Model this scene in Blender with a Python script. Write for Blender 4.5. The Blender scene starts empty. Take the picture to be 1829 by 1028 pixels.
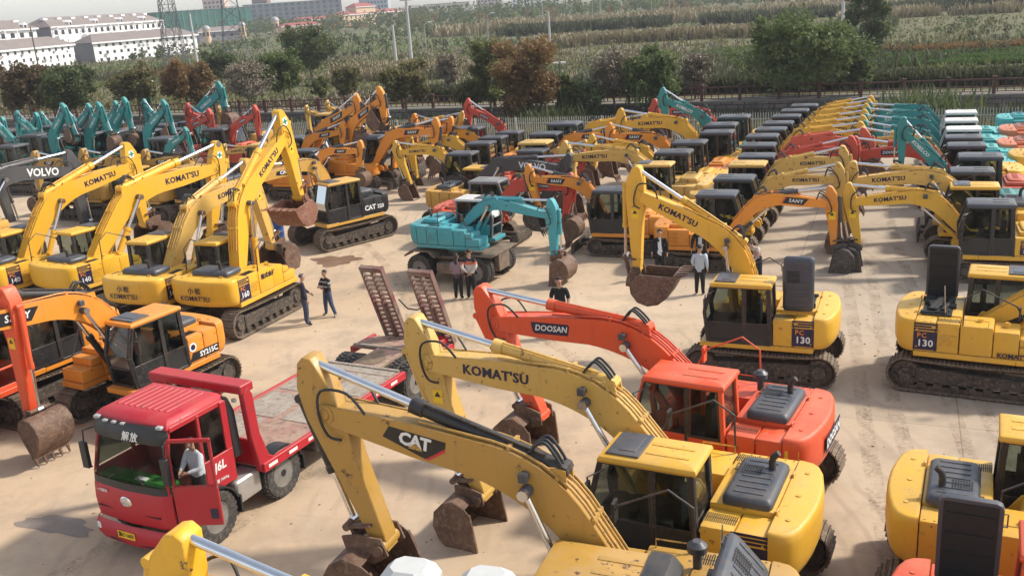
import bpy, bmesh, math, random
from mathutils import Vector, Matrix
random.seed(7)
R = math.radians
scn = bpy.context.scene
col = scn.collection
# ---------------------------------------------------------------- camera
PITCH, ROLL, CAMH = 16.784, math.degrees(math.atan(.07)), 9.5
cd = bpy.data.cameras.new('camera'); cam = bpy.data.objects.new('camera', cd); col.objects.link(cam)
cd.sensor_width = 36.0; cd.lens = 33.46; cd.clip_start = .1; cd.clip_end = 6000
cam.matrix_world = Matrix.Translation((0, 0, CAMH)) @ Matrix.Rotation(R(90 - PITCH), 4, 'X') @ Matrix.Rotation(-R(ROLL), 4, 'Z')
scn.camera = cam
# ---------------------------------------------------------------- sky and sun
SUN_EL, SUN_AZ = 44.0, 12.0          # azimuth: degrees from +X towards +Y, where the sun stands
w = bpy.data.worlds.new('World'); scn.world = w; w.use_nodes = True
nt = w.node_tree; bg = nt.nodes['Background']
sky = nt.nodes.new('ShaderNodeTexSky'); sky.sky_type = 'NISHITA'; sky.sun_disc = False
sky.sun_elevation = R(SUN_EL); sky.sun_rotation = R(90 - SUN_AZ)
sky.air_density = 1.0; sky.dust_density = 1.2; sky.ozone_density = .6
hsv = nt.nodes.new('ShaderNodeHueSaturation'); hsv.inputs['Saturation'].default_value = .5
nt.links.new(sky.outputs[0], hsv.inputs['Color']); nt.links.new(hsv.outputs[0], bg.inputs['Color'])
bg.inputs['Strength'].default_value = .15
sd = bpy.data.lights.new('sun', 'SUN'); sd.energy = 2.85; sd.angle = R(5); sd.color = (1, .92, .80)
so = bpy.data.objects.new('sun', sd); col.objects.link(so)
sv = Vector((math.cos(R(SUN_EL)) * math.cos(R(SUN_AZ)), math.cos(R(SUN_EL)) * math.sin(R(SUN_AZ)), math.sin(R(SUN_EL))))
so.rotation_euler = sv.to_track_quat('Z', 'Y').to_euler(); so.location = (60, 10, 60)
scn.view_settings.view_transform = 'Standard'; scn.view_settings.look = 'None'
scn.view_settings.exposure = 0.68; scn.view_settings.gamma = 1
scn.render.engine = 'CYCLES'
scn.cycles.max_bounces = 6; scn.cycles.transparent_max_bounces = 24
# ---------------------------------------------------------------- helpers
def lin(c):
    return c / 12.92 if c <= .04045 else ((c + .055) / 1.055) ** 2.4
def srgb(r, g, b): return (lin(r / 255), lin(g / 255), lin(b / 255))

class MB:
    """collects faces, builds one mesh"""
    def __init__(s): s.v = []; s.f = []; s.m = []
    def add(s, vs, fs, mi=0):
        o = len(s.v); s.v += [tuple(v) for v in vs]
        for f in fs: s.f.append([i + o for i in f]); s.m.append(mi)
        return s
    def box(s, x0, x1, y0, y1, z0, z1, mi=0):
        return s.add([(x, y, z) for z in (z0, z1) for y in (y0, y1) for x in (x0, x1)],
                     [(0, 2, 3, 1), (4, 5, 7, 6), (0, 1, 5, 4), (2, 6, 7, 3), (0, 4, 6, 2), (1, 3, 7, 5)], mi)
    def obox(s, c, X, Y, Z, mi=0):
        c, X, Y, Z = Vector(c), Vector(X), Vector(Y), Vector(Z)
        return s.add([c + X * i + Y * j + Z * k for k in (-1, 1) for j in (-1, 1) for i in (-1, 1)],
                     [(0, 2, 3, 1), (4, 5, 7, 6), (0, 1, 5, 4), (2, 6, 7, 3), (0, 4, 6, 2), (1, 3, 7, 5)], mi)
    def beam(s, p, q, a, b=None, up=(0, 0, 1), mi=0):
        p, q = Vector(p), Vector(q); b = b or a
        d = q - p; L = d.length
        if L < 1e-6: return s
        d /= L; u = Vector(up)
        if abs(d.dot(u)) > .97: u = Vector((1, 0, 0))
        x = d.cross(u).normalized(); z = x.cross(d)
        return s.obox((p + q) / 2, x * a / 2, d * L / 2, z * b / 2, mi)
    def cyl(s, p, q, r, n=12, r2=None, mi=0, cap=True):
        p, q = Vector(p), Vector(q); d = (q - p).normalized(); r2 = r if r2 is None else r2
        u = Vector((0, 0, 1)) if abs(d.z) < .9 else Vector((1, 0, 0))
        x = d.cross(u).normalized(); y = d.cross(x)
        vs = []
        for c, rr in ((p, r), (q, r2)):
            vs += [c + (x * math.cos(6.28318 * i / n) + y * math.sin(6.28318 * i / n)) * rr for i in range(n)]
        fs = [(i, (i + 1) % n, n + (i + 1) % n, n + i) for i in range(n)]
        if cap: fs += [tuple(range(n))[::-1], tuple(range(n, 2 * n))]
        return s.add(vs, fs, mi)
    def tube(s, pts, r, n=6, mi=0):
        pts = [Vector(p) for p in pts]; rings = []
        rr = r if isinstance(r, (list, tuple)) else [r] * len(pts)
        ref = None; vs = []
        for i, p in enumerate(pts):
            d = (pts[min(i + 1, len(pts) - 1)] - pts[max(i - 1, 0)]).normalized()
            if ref is None:
                u = Vector((0, 0, 1)) if abs(d.z) < .9 else Vector((1, 0, 0)); ref = d.cross(u).normalized()
            ref = (ref - d * ref.dot(d)).normalized(); y = d.cross(ref)
            vs += [p + (ref * math.cos(6.28318 * k / n) + y * math.sin(6.28318 * k / n)) * rr[i] for k in range(n)]
        fs = []
        for i in range(len(pts) - 1):
            for k in range(n): fs.append((i * n + k, i * n + (k + 1) % n, (i + 1) * n + (k + 1) % n, (i + 1) * n + k))
        e = (len(pts) - 1) * n
        fs += [tuple(range(n))[::-1], tuple(range(e, e + n))]
        return s.add(vs, fs, mi)
    def loft(s, rings, mi=0, cap=True):
        n = len(rings[0]); vs = [v for r_ in rings for v in r_]; fs = []
        for i in range(len(rings) - 1):
            for k in range(n): fs.append((i * n + k, i * n + (k + 1) % n, (i + 1) * n + (k + 1) % n, (i + 1) * n + k))
        if cap: fs += [tuple(range(n))[::-1], tuple(range((len(rings) - 1) * n, len(rings) * n))]
        return s.add(vs, fs, mi)
    def prism_y(s, pts, y0, y1, mi=0):      # outline in XZ extruded along Y
        return s.loft([[(x, y0, z) for x, z in pts], [(x, y1, z) for x, z in pts]], mi)
    def prism_z(s, pts, z0, z1, mi=0):
        return s.loft([[(x, y, z0) for x, y in pts], [(x, y, z1) for x, y in pts]], mi)
    def mesh(s, name, mats, bevel=0, smooth=35, seg=1):
        me = bpy.data.meshes.new(name); me.from_pydata(s.v, [], s.f)
        for m in (mats if isinstance(mats, (list, tuple)) else [mats]): me.materials.append(m)
        me.polygons.foreach_set('material_index', s.m)
        bm = bmesh.new(); bm.from_mesh(me)
        bmesh.ops.recalc_face_normals(bm, faces=bm.faces)
        if bevel:
            es = [e for e in bm.edges if len(e.link_faces) == 2 and e.calc_face_angle(0) > R(28)]
            bmesh.ops.bevel(bm, geom=es, offset=bevel, segments=seg, profile=.6, affect='EDGES', clamp_overlap=True)
        bm.to_mesh(me); bm.free()
        if smooth:
            me.polygons.foreach_set('use_smooth', [True] * len(me.polygons)); me.set_sharp_from_angle(angle=R(smooth))
        return me

def link(name, me, parent=None):
    o = bpy.data.objects.new(name, me); col.objects.link(o)
    if parent is not None: o.parent = parent
    return o
def obj(name, mb, mats, parent=None, bevel=0, smooth=35, seg=1):
    return link(name, mb.mesh(name, mats, bevel, smooth, seg), parent)
def tag(o, label, cat, group=None):
    o['label'] = label; o['category'] = cat
    if group: o['group'] = group
    return o
def thing(name, label, cat, loc=(0, 0, 0), rz=0, group=None, scale=1):
    o = link(name, None); o.location = loc; o.rotation_euler = (0, 0, rz); o.scale = (scale,) * 3
    return tag(o, label, cat, group)
def struct(o, kind='structure'):
    o['kind'] = kind; return o
CACHE = {}
def cached(key, fn):
    if key not in CACHE: CACHE[key] = fn()
    return CACHE[key]

# ---------------------------------------------------------------- materials
def nodes(name):
    m = bpy.data.materials.new(name); m.use_nodes = True
    t = m.node_tree; return m, t, t.nodes['Principled BSDF']
def N(t, typ, **kw):
    n = t.nodes.new(typ)
    for k, v in kw.items():
        if k in n.inputs: n.inputs[k].default_value = v
        else: setattr(n, k, v)
    return n
def noise(t, scale, detail=4, rough=.6, coord='Object'):
    tc = N(t, 'ShaderNodeTexCoord'); n = N(t, 'ShaderNodeTexNoise', Scale=scale, Detail=detail, Roughness=rough)
    t.links.new(tc.outputs[coord], n.inputs['Vector']); return n
def ramp(t, src, a, b, ca=(0, 0, 0, 1), cb=(1, 1, 1, 1)):
    r = N(t, 'ShaderNodeValToRGB'); e = r.color_ramp.elements
    e[0].position, e[1].position = a, b; e[0].color, e[1].color = ca, cb
    t.links.new(src, r.inputs[0]); return r
def mix(t, f, a, b, typ='MIX'):
    n = N(t, 'ShaderNodeMix', data_type='RGBA', blend_type=typ)
    for i, v in ((0, f), (6, a), (7, b)):
        if isinstance(v, bpy.types.NodeSocket): t.links.new(v, n.inputs[i])
        elif i == 0: n.inputs[0].default_value = v
        else: n.inputs[i].default_value = (*v, 1) if len(v) == 3 else v
    return n.outputs[2]
def bump(t, b, h, strength=.3, dist=.02):
    n = N(t, 'ShaderNodeBump', Strength=strength, Distance=dist); t.links.new(h, n.inputs['Height']); t.links.new(n.outputs[0], b.inputs['Normal'])

DUST = (.42, .31, .20)
def paint(name, c, rough=.42, dust=.30, wear=.0, coat=.0):
    """machine enamel with dusty patches, streaks, scuffs and small chips"""
    m, t, b = nodes(name)
    oi = N(t, 'ShaderNodeObjectInfo')
    mr = N(t, 'ShaderNodeMapRange'); mr.inputs[3].default_value = .90; mr.inputs[4].default_value = 1.06
    t.links.new(oi.outputs['Random'], mr.inputs[0])
    hs = N(t, 'ShaderNodeHueSaturation', Color=(*c, 1)); t.links.new(mr.outputs[0], hs.inputs['Value'])
    n1 = noise(t, 1.3, 6, .65); r1 = ramp(t, n1.outputs[0], .42, .75)
    n2 = noise(t, 9, 5, .7); r2 = ramp(t, n2.outputs[0], .5, .72)
    ge = N(t, 'ShaderNodeNewGeometry'); sx = N(t, 'ShaderNodeSeparateXYZ'); t.links.new(ge.outputs['Normal'], sx.inputs[0])
    upr = N(t, 'ShaderNodeMapRange'); upr.inputs[1].default_value = .5; upr.inputs[2].default_value = 1; upr.inputs[3].default_value = .35; upr.inputs[4].default_value = 1
    t.links.new(sx.outputs[2], upr.inputs[0])
    a = N(t, 'ShaderNodeMath', operation='MAXIMUM'); t.links.new(r1.outputs[0], a.inputs[0]); t.links.new(r2.outputs[0], a.inputs[1])
    q = N(t, 'ShaderNodeMath', operation='MULTIPLY'); t.links.new(a.outputs[0], q.inputs[0]); t.links.new(upr.outputs[0], q.inputs[1])
    q2 = N(t, 'ShaderNodeMath', operation='MULTIPLY'); t.links.new(q.outputs[0], q2.inputs[0]); q2.inputs[1].default_value = dust
    out = mix(t, q2.outputs[0], hs.outputs[0], DUST)
    # rust coloured chips
    n3 = noise(t, 4.5, 8, .75); r3 = ramp(t, n3.outputs[0], .645 - wear * .12, .675 - wear * .12)
    out = mix(t, r3.outputs[0], out, (.10, .05, .03))
    bv = N(t, 'ShaderNodeBevel', samples=4, Radius=.035); dt = N(t, 'ShaderNodeVectorMath', operation='DOT_PRODUCT'); t.links.new(bv.outputs[0], dt.inputs[0]); t.links.new(ge.outputs['Normal'], dt.inputs[1])
    ed = ramp(t, dt.outputs['Value'], .90, .985, (1, 1, 1, 1), (0, 0, 0, 1)); n6 = noise(t, 11, 6, .75); r6 = ramp(t, n6.outputs[0], .46, .58, cb=(.75, .75, .75, 1)); em = N(t, 'ShaderNodeMath', operation='MULTIPLY'); t.links.new(ed.outputs[0], em.inputs[0]); t.links.new(r6.outputs[0], em.inputs[1])
    out = mix(t, em.outputs[0], out, (.17, .11, .07))
    tc = N(t, 'ShaderNodeTexCoord'); mp = N(t, 'ShaderNodeMapping'); mp.inputs['Scale'].default_value = (7, 7, .7); n5 = N(t, 'ShaderNodeTexNoise', Scale=1.0, Detail=5, Roughness=.65)
    t.links.new(tc.outputs['Object'], mp.inputs[0]); t.links.new(mp.outputs[0], n5.inputs['Vector']); r5 = ramp(t, n5.outputs[0], .56, .80, cb=(.42, .42, .42, 1))
    out = mix(t, r5.outputs[0], out, tuple(x * .45 + .02 for x in c))
    t.links.new(out, b.inputs['Base Color'])
    rr = N(t, 'ShaderNodeMapRange'); rr.inputs[3].default_value = rough; rr.inputs[4].default_value = min(1, rough + .35)
    t.links.new(a.outputs[0], rr.inputs[0]); t.links.new(rr.outputs[0], b.inputs['Roughness'])
    n4 = noise(t, 2.2, 2, .5); bump(t, b, n4.outputs[0], .12, .02)
    if coat: b.inputs['Coat Weight'].default_value = coat
    return m
def flat(name, c, rough=.6, metal=0, var=.25, sc=6):
    m, t, b = nodes(name); n = noise(t, sc, 6, .65)
    lo = tuple(x * (1 - var) for x in c); hi = tuple(min(1, x * (1 + var)) for x in c)
    r = ramp(t, n.outputs[0], .3, .7, (*lo, 1), (*hi, 1)); t.links.new(r.outputs[0], b.inputs['Base Color'])
    b.inputs['Roughness'].default_value = rough; b.inputs['Metallic'].default_value = metal
    return m
def steel_dirty(name, c1, c2, c3, rough=.75, sc=3):
    m, t, b = nodes(name); n = noise(t, sc, 8, .7); n2 = noise(t, sc * 4.3, 6, .7)
    r = ramp(t, n.outputs[0], .35, .65, (*c1, 1), (*c2, 1)); r2 = ramp(t, n2.outputs[0], .5, .68)
    t.links.new(mix(t, r2.outputs[0], r.outputs[0], c3), b.inputs['Base Color']); b.inputs['Roughness'].default_value = rough
    bump(t, b, n2.outputs[0], .35, .015)
    return m
def glass_mat(name, tint, fac=.35):
    m, t, b = nodes(name); t.nodes.remove(b); o = t.nodes['Material Output']
    tr = N(t, 'ShaderNodeBsdfTransparent', Color=(*tint, 1)); gl = N(t, 'ShaderNodeBsdfGlossy', Roughness=.06, Color=(.5, .52, .54, 1))
    fr = N(t, 'ShaderNodeFresnel', IOR=1.22); n = noise(t, 2.0, 5, .6)
    df = N(t, 'ShaderNodeBsdfDiffuse', Color=(.30, .27, .22, 1)); rm = ramp(t, n.outputs[0], .45, .8, (0, 0, 0, 1), (fac, fac, fac, 1))
    mx = N(t, 'ShaderNodeMixShader'); mx2 = N(t, 'ShaderNodeMixShader')
    t.links.new(rm.outputs[0], mx.inputs[0]); t.links.new(tr.outputs[0], mx.inputs[1]); t.links.new(df.outputs[0], mx.inputs[2])
    t.links.new(fr.outputs[0], mx2.inputs[0]); t.links.new(mx.outputs[0], mx2.inputs[1]); t.links.new(gl.outputs[0], mx2.inputs[2])
    t.links.new(mx2.outputs[0], o.inputs[0]); return m
PALE = (.62, .40, .115)
C = dict(kom=(.72, .40, .035), kom_new=(.78, .42, .022), kom_pale=(.66, .41, .095), sany=(.76, .27, .022), sany_y=(.76, .33, .03),
         cat=(.47, .265, .052), cat2=(.62, .34, .06), doosan=(.74, .085, .022), red=(.52, .055, .03), oldred=(.62, .10, .05), teal=(.014, .235, .235),
         teal_w=(.045, .33, .38), volvo=(.055, .057, .062), black=(.018, .019, .021), slate=(.055, .062, .075), grey=(.30, .30, .30),
         white=(.72, .71, .68), kgrey=(.17, .175, .18), turq=(.05, .42, .42), salmon=(.70, .22, .10), truck=(.45, .011, .024))
M = {k: paint('paint_' + k, v, dust=.40 if k not in ('black', 'slate', 'truck') else .16, wear=.4 if k in ('kom_pale', 'cat', 'oldred', 'teal_w') else .1,
              rough=.38, coat=0) for k, v in C.items()}
M['chrome'] = flat('chrome_rod', (.72, .73, .75), .22, 1.0, .08)
M['rust'] = steel_dirty('worn_bucket_steel', (.085, .045, .030), (.17, .095, .06), (.22, .16, .11), .7, 2.2)
M['rustred'] = steel_dirty('rusty_red_steel', (.16, .06, .035), (.24, .10, .06), (.30, .20, .13), .7, 2.0)
M['darkbucket'] = steel_dirty('dark_bucket_steel', (.035, .032, .032), (.075, .065, .06), (.15, .11, .08), .65, 2.0)
M['shoe'] = steel_dirty('track_steel', (.10, .075, .055), (.20, .15, .105), (.28, .215, .15), .85, 3)
M['under'] = steel_dirty('undercarriage_steel', (.035, .030, .027), (.09, .07, .055), (.20, .15, .10), .9, 2.4)
M['rubber'] = flat('rubber_hose', (.022, .022, .023), .55)
M['tyre'] = steel_dirty('tyre_rubber', (.030, .030, .030), (.055, .052, .048), (.16, .13, .10), .9, 4)
M['glass'] = glass_mat('cab_glass', (.66, .70, .68), .20)
M['glass_dark'] = glass_mat('tinted_glass', (.36, .40, .38), .16)
M['clear'] = glass_mat('door_glass', (.88, .9, .9), .06)
M['seat'] = flat('seat_cloth', (.045, .043, .045), .9)
M['interior'] = flat('cab_interior', (.06, .06, .06), .8)
M['navy'] = flat('navy_lettering', (.018, .014, .045), .5)
M['blackdec'] = flat('black_decal', (.015, .015, .017), .4)
M['whitedec'] = flat('white_lettering', (.75, .75, .73), .5, 0, .06)
M['yellowdec'] = flat('yellow_decal', (.80, .50, .02), .5, 0, .1)
M['reddec'] = flat('red_decal', (.55, .03, .05), .5)
M['orangedec'] = flat('orange_lettering', (.75, .25, .03), .5)
M['greendec'] = flat('green_decal', (.0, .22, .14), .5)
M['lamp'] = flat('lamp_glass', (.7, .7, .66), .15)
M['grille'] = flat('dark_grille', (.012, .012, .013), .7)
# ---------------------------------------------------------------- lettering
def text_mesh(s, size, mat, bold=.02, shear=0, spacing=1.0, heavy=False):
    k = ('txt', s, size, mat.name, bold, shear, spacing, heavy)
    def mk():
        cu = bpy.data.curves.new('txt', 'FONT'); cu.body = s; cu.size = size; cu.align_x = 'CENTER'; cu.align_y = 'CENTER'
        cu.offset = bold * size; cu.extrude = .002; cu.resolution_u = 2; cu.shear = shear; cu.space_character = spacing
        o = bpy.data.objects.new('txt', cu); col.objects.link(o)
        dg = bpy.context.evaluated_depsgraph_get(); me = bpy.data.meshes.new_from_object(o.evaluated_get(dg))
        bpy.data.objects.remove(o)
        if heavy:
            bm = bmesh.new()
            for i, dx in enumerate((-.022, 0, .022)): me.transform(Matrix.Translation((dx * size if i == 0 else .022 * size, 0, .0012 * (i > 0)))); bm.from_mesh(me)
            bm.to_mesh(me); bm.free()
        me.materials.clear(); me.materials.append(mat); me.name = 'lettering'
        return me
    return cached(k, mk)
def frame(o, p, X, Y):
    X = Vector(X).normalized(); Y = Vector(Y); Z = X.cross(Y).normalized(); Y = Z.cross(X)
    m = Matrix((X, Y, Z)).transposed().to_4x4(); m.translation = Vector(p); o.matrix_local = m; return o
def lettering(s, size, mat, parent, p, X, Y, bold=.02, shear=0, spacing=1.0, name='lettering', heavy=False):
    return frame(link(name, text_mesh(s, size, mat, bold, shear, spacing, heavy), parent), p, X, Y)
def plate(outline, mat, parent, p, X, Y, name='decal', th=.003):
    mb = MB(); mb.prism_z(outline, -th, th); return frame(obj(name, mb, mat, parent, smooth=0), p, X, Y)
# ================================================================ the setting
EV, NV = Vector((.9225, -.386, 0)), Vector((.386, .9225, 0))        # along the back fence, and away from it
def W(e, n, z=0): v = EV * e + NV * n; return Vector((v.x, v.y, z))
FZ = 1.0                                                            # level of the land beyond the embankment
def mapped(t, scale, detail=5, rough=.6, sx=1, sy=1, rz=0):
    tc = N(t, 'ShaderNodeTexCoord'); mp = N(t, 'ShaderNodeMapping'); mp.inputs['Scale'].default_value = (sx, sy, 1); mp.inputs['Rotation'].default_value = (0, 0, R(rz))
    n = N(t, 'ShaderNodeTexNoise', Scale=scale, Detail=detail, Roughness=rough)
    t.links.new(tc.outputs['Object'], mp.inputs[0]); t.links.new(mp.outputs[0], n.inputs['Vector']); return n, mp
def ground_mat():
    m, t, b = nodes('dusty_concrete')
    n1 = noise(t, .10, 6, .6); n2 = noise(t, .7, 8, .68); n3 = noise(t, 16, 4, .7); n5, _ = mapped(t, .35, 6, .65, 1, .16, 22)
    base = ramp(t, n1.outputs[0], .34, .66, (.45, .325, .21, 1), (.55, .42, .285, 1))
    sx = N(t, 'ShaderNodeTexCoord'); sp = N(t, 'ShaderNodeSeparateXYZ'); t.links.new(sx.outputs['Object'], sp.inputs[0])
    gr = N(t, 'ShaderNodeMapRange'); gr.inputs[1].default_value = 3; gr.inputs[2].default_value = 12; t.links.new(sp.outputs[0], gr.inputs[0])
    c = mix(t, gr.outputs[0], base.outputs[0], (.43, .35, .265))                      # swept concrete on the right
    r2 = ramp(t, n2.outputs[0], .46, .74, cb=(.8, .8, .8, 1)); c = mix(t, r2.outputs[0], c, (.295, .23, .17))
    r5 = ramp(t, n5.outputs[0], .5, .72, cb=(.6, .6, .6, 1)); c = mix(t, r5.outputs[0], c, (.52, .42, .31))
    n6 = noise(t, 3.0, 8, .75); r6 = ramp(t, n6.outputs[0], .60, .76, cb=(.45, .45, .45, 1)); c = mix(t, r6.outputs[0], c, (.29, .215, .15))
    wv = N(t, 'ShaderNodeTexWave', Scale=.55, Distortion=6.0, Detail=4.0); wv.inputs['Detail Scale'].default_value = .6; tcw = N(t, 'ShaderNodeTexCoord'); t.links.new(tcw.outputs['Object'], wv.inputs['Vector'])
    nw = noise(t, .22, 3, .5); rw = ramp(t, wv.outputs[0], .78, .98, cb=(.5, .5, .5, 1)); rn = ramp(t, nw.outputs[0], .5, .62); mwm = N(t, 'ShaderNodeMath', operation='MULTIPLY'); t.links.new(rw.outputs[0], mwm.inputs[0]); t.links.new(rn.outputs[0], mwm.inputs[1])
    c = mix(t, mwm.outputs[0], c, (.33, .25, .18))
    n7 = noise(t, 45, 3, .7); r7 = ramp(t, n7.outputs[0], .66, .72, cb=(.6, .6, .6, 1)); c = mix(t, r7.outputs[0], c, (.24, .19, .14))
    vo = N(t, 'ShaderNodeTexVoronoi', Scale=.33, feature='DISTANCE_TO_EDGE'); nv = noise(t, 1.4, 5, .7); va = N(t, 'ShaderNodeVectorMath', operation='ADD'); tcv = N(t, 'ShaderNodeTexCoord'); t.links.new(tcv.outputs['Object'], va.inputs[0]); t.links.new(nv.outputs['Color'], va.inputs[1]); t.links.new(va.outputs[0], vo.inputs['Vector'])
    rv = ramp(t, vo.outputs[0], .0, .012, (.16, .16, .16, 1), (0, 0, 0, 1)); c = mix(t, rv.outputs[0], c, (.27, .21, .15))
    # sawn joints of the slabs
    tc = N(t, 'ShaderNodeTexCoord'); mp = N(t, 'ShaderNodeMapping'); mp.inputs['Rotation'].default_value = (0, 0, R(22.7))
    mp.inputs['Location'].default_value = (-1.53, 1.1, 0)
    t.links.new(tc.outputs['Object'], mp.inputs[0]); br = N(t, 'ShaderNodeTexBrick', Scale=1.0); br.offset = 0
    br.inputs['Color1'].default_value = (1, 1, 1, 1); br.inputs['Color2'].default_value = (.93, .93, .93, 1); br.inputs['Mortar'].default_value = (.45, .42, .4, 1)
    br.inputs['Brick Width'].default_value = 4.6; br.inputs['Row Height'].default_value = 5.5; br.inputs['Mortar Size'].default_value = .014; br.inputs['Mortar Smooth'].default_value = .3
    t.links.new(mp.outputs[0], br.inputs['Vector'])
    k = N(t, 'ShaderNodeMath', operation='MULTIPLY'); t.links.new(gr.outputs[0], k.inputs[0]); k.inputs[1].default_value = .8
    k2 = N(t, 'ShaderNodeMath', operation='ADD'); t.links.new(k.outputs[0], k2.inputs[0]); k2.inputs[1].default_value = .12
    t.links.new(mix(t, k2.outputs[0], c, mix(t, 1.0, c, br.outputs[0], 'MULTIPLY')), b.inputs['Base Color'])
    b.inputs['Roughness'].default_value = .92; bump(t, b, n3.outputs[0], .25, .012); return m
def sheet(name, pts, m, kind='structure', sub=0):
    mb = MB(); mb.add(pts, [tuple(range(len(pts)))]); return struct(obj(name, mb, m, smooth=0), kind)
sheet('yard_ground', [W(-160, -60), W(130, -60), W(130, 60.6), W(-160, 60.6)], ground_mat())
# puddle of damp earth by the two men
def damp():
    m, t, b = nodes('damp_stain'); n = noise(t, 1.2, 5, .6); r = ramp(t, n.outputs[0], .35, .65, (.15, .085, .05, 1), (.23, .145, .09, 1)); t.links.new(r.outputs[0], b.inputs['Base Color']); b.inputs['Roughness'].default_value = .6; return m
rr = random.Random(5); DAMP = damp()
def stain(cx, cy, a, b_, m=DAMP, z=.006, name='damp_stain'):
    pts = []
    for i in range(40):
        t_ = 6.2832 * i / 40; k = 1 + .18 * math.sin(3 * t_ + cx) + .12 * math.sin(7 * t_ + 2 * cx) + rr.uniform(-.07, .07); q = EV * (a * k * math.cos(t_)) + NV * (b_ * k * math.sin(t_)); pts.append((cx + q.x, cy + q.y, z))
    return sheet(name, pts, m)
stain(-7.0, 37.0, .95, .75)
OIL = flat('oil_stain', (.23, .19, .155), .8, 0, .12)
for q in ((9.6, 27.8, .45, .3), (6.5, 24.5, .35, .5), (-9.5, 17.2, .9, .3), (0.4, 12.6, .3, .2)): stain(*q, m=OIL, z=.005, name='oil_stain')
def mark_mat():
    m, t, b = nodes('tyre_mark'); n = noise(t, 1.6, 6, .7); n2 = noise(t, 12, 4, .7); r = ramp(t, n.outputs[0], .42, .68); r2 = ramp(t, n2.outputs[0], .4, .6); mu = N(t, 'ShaderNodeMath', operation='MULTIPLY'); t.links.new(r.outputs[0], mu.inputs[0]); t.links.new(r2.outputs[0], mu.inputs[1])
    k = N(t, 'ShaderNodeMath', operation='MULTIPLY'); t.links.new(mu.outputs[0], k.inputs[0]); k.inputs[1].default_value = .55
    b.inputs['Base Color'].default_value = (.20, .145, .10, 1); b.inputs['Roughness'].default_value = .95; t.links.new(k.outputs[0], b.inputs['Alpha']); return m
MARK = mark_mat()
def tyre_mark(pts, off, w=.34):
    P_ = []
    for i in range(len(pts) - 1):
        for k in range(8): P_.append(Vector((*pts[i], 0)).lerp(Vector((*pts[i + 1], 0)), k / 8))
    for _ in range(10): P_ = [P_[0]] + [(P_[i - 1] + P_[i] * 2 + P_[i + 1]) / 4 for i in range(1, len(P_) - 1)] + [P_[-1]]
    vs, fs = [], []
    for i, p in enumerate(P_):
        d = (P_[min(i + 1, len(P_) - 1)] - P_[max(i - 1, 0)]).normalized(); s_ = Vector((-d.y, d.x, 0)); vs += [p + s_ * (off - w / 2) + Vector((0, 0, .004)), p + s_ * (off + w / 2) + Vector((0, 0, .004))]
        if i: o = 2 * i; fs.append((o - 2, o, o + 1, o - 1))
    mb = MB(); mb.add(vs, fs); struct(obj('tyre_mark', mb, MARK, smooth=0))
for pts in ([(-13, 10), (-9, 13), (-6.8, 16.6), (-3.5, 23), (-2, 28), (-3.5, 35), (-6, 42)], [(1.5, 13), (2, 19), (0.5, 25), (-2, 29), (-3, 34)], [(6.2, 11), (8.2, 18), (10.5, 25), (13, 33), (16, 42)], [(7.4, 11), (8.9, 18), (11.2, 25), (13.9, 33)]):
    for off in (-.95, .95): tyre_mark(pts, off)
def clods():
    rnd = random.Random(9); mb = MB(); c = [(math.cos(a * 1.2566), math.sin(a * 1.2566)) for a in range(5)]
    for _ in range(900):
        x, y = rnd.uniform(-14, 12), rnd.uniform(11, 40); k = rnd.choice((.012, .018, .025, .035)) * rnd.uniform(.6, 1.2)
        mb.loft([[(x + a * k, y + b_ * k * .8, 0) for a, b_ in c], [(x + a * k * .7, y + b_ * k * .6, k * .6) for a, b_ in c]])
    return struct(obj('dirt_clods', mb, flat('dry_clods', (.38, .285, .19), 1, 0, .4, 2), smooth=0), 'stuff')
clods()
# verge, canal and the land beyond
def verge_mat():
    m, t, b = nodes('verge_earth'); n = noise(t, .8, 7, .65); r = ramp(t, n.outputs[0], .35, .65, (.030, .036, .018, 1), (.085, .075, .045, 1)); t.links.new(r.outputs[0], b.inputs['Base Color']); b.inputs['Roughness'].default_value = 1; return m
sheet('verge', [W(-260, 60.6, -.02), W(160, 60.6, -.02), W(160, 74.6, -.25), W(-260, 74.6, -.25)], verge_mat())
def field_mat():
    m, t, b = nodes('overgrown_field')
    n0, _ = mapped(t, .012, 5, .55, .35, 1, 22.7); n1, _ = mapped(t, .05, 7, .62, .35, 1, 22.7); n2 = noise(t, .55, 9, .72); n3, _ = mapped(t, .028, 6, .6, .3, 1, 20)
    c = ramp(t, n1.outputs[0], .36, .64, (.075, .088, .026, 1), (.175, .148, .066, 1)).outputs[0]
    c = mix(t, ramp(t, n0.outputs[0], .48, .60).outputs[0], c, (.085, .125, .03))
    c = mix(t, ramp(t, n3.outputs[0], .55, .66).outputs[0], c, (.195, .15, .085))
    c = mix(t, ramp(t, n2.outputs[0], .47, .66, cb=(.75, .75, .75, 1)).outputs[0], c, (.055, .058, .026))
    t.links.new(c, b.inputs['Base Color']); b.inputs['Roughness'].default_value = 1; bump(t, b, n2.outputs[0], 1, .5); return m
sheet('field', [W(-2500, 74.5, FZ), W(2500, 74.5, FZ), W(4500, 3500, FZ), W(-4500, 3500, FZ)], field_mat())
PATH = flat('path_paving', (.20, .185, .155), .9, 0, .1)
sheet('path', [W(-200, 75.6, FZ + .004), W(140, 75.6, FZ + .004), W(140, 77.4, FZ + .004), W(-200, 77.4, FZ + .004)], PATH)
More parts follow.
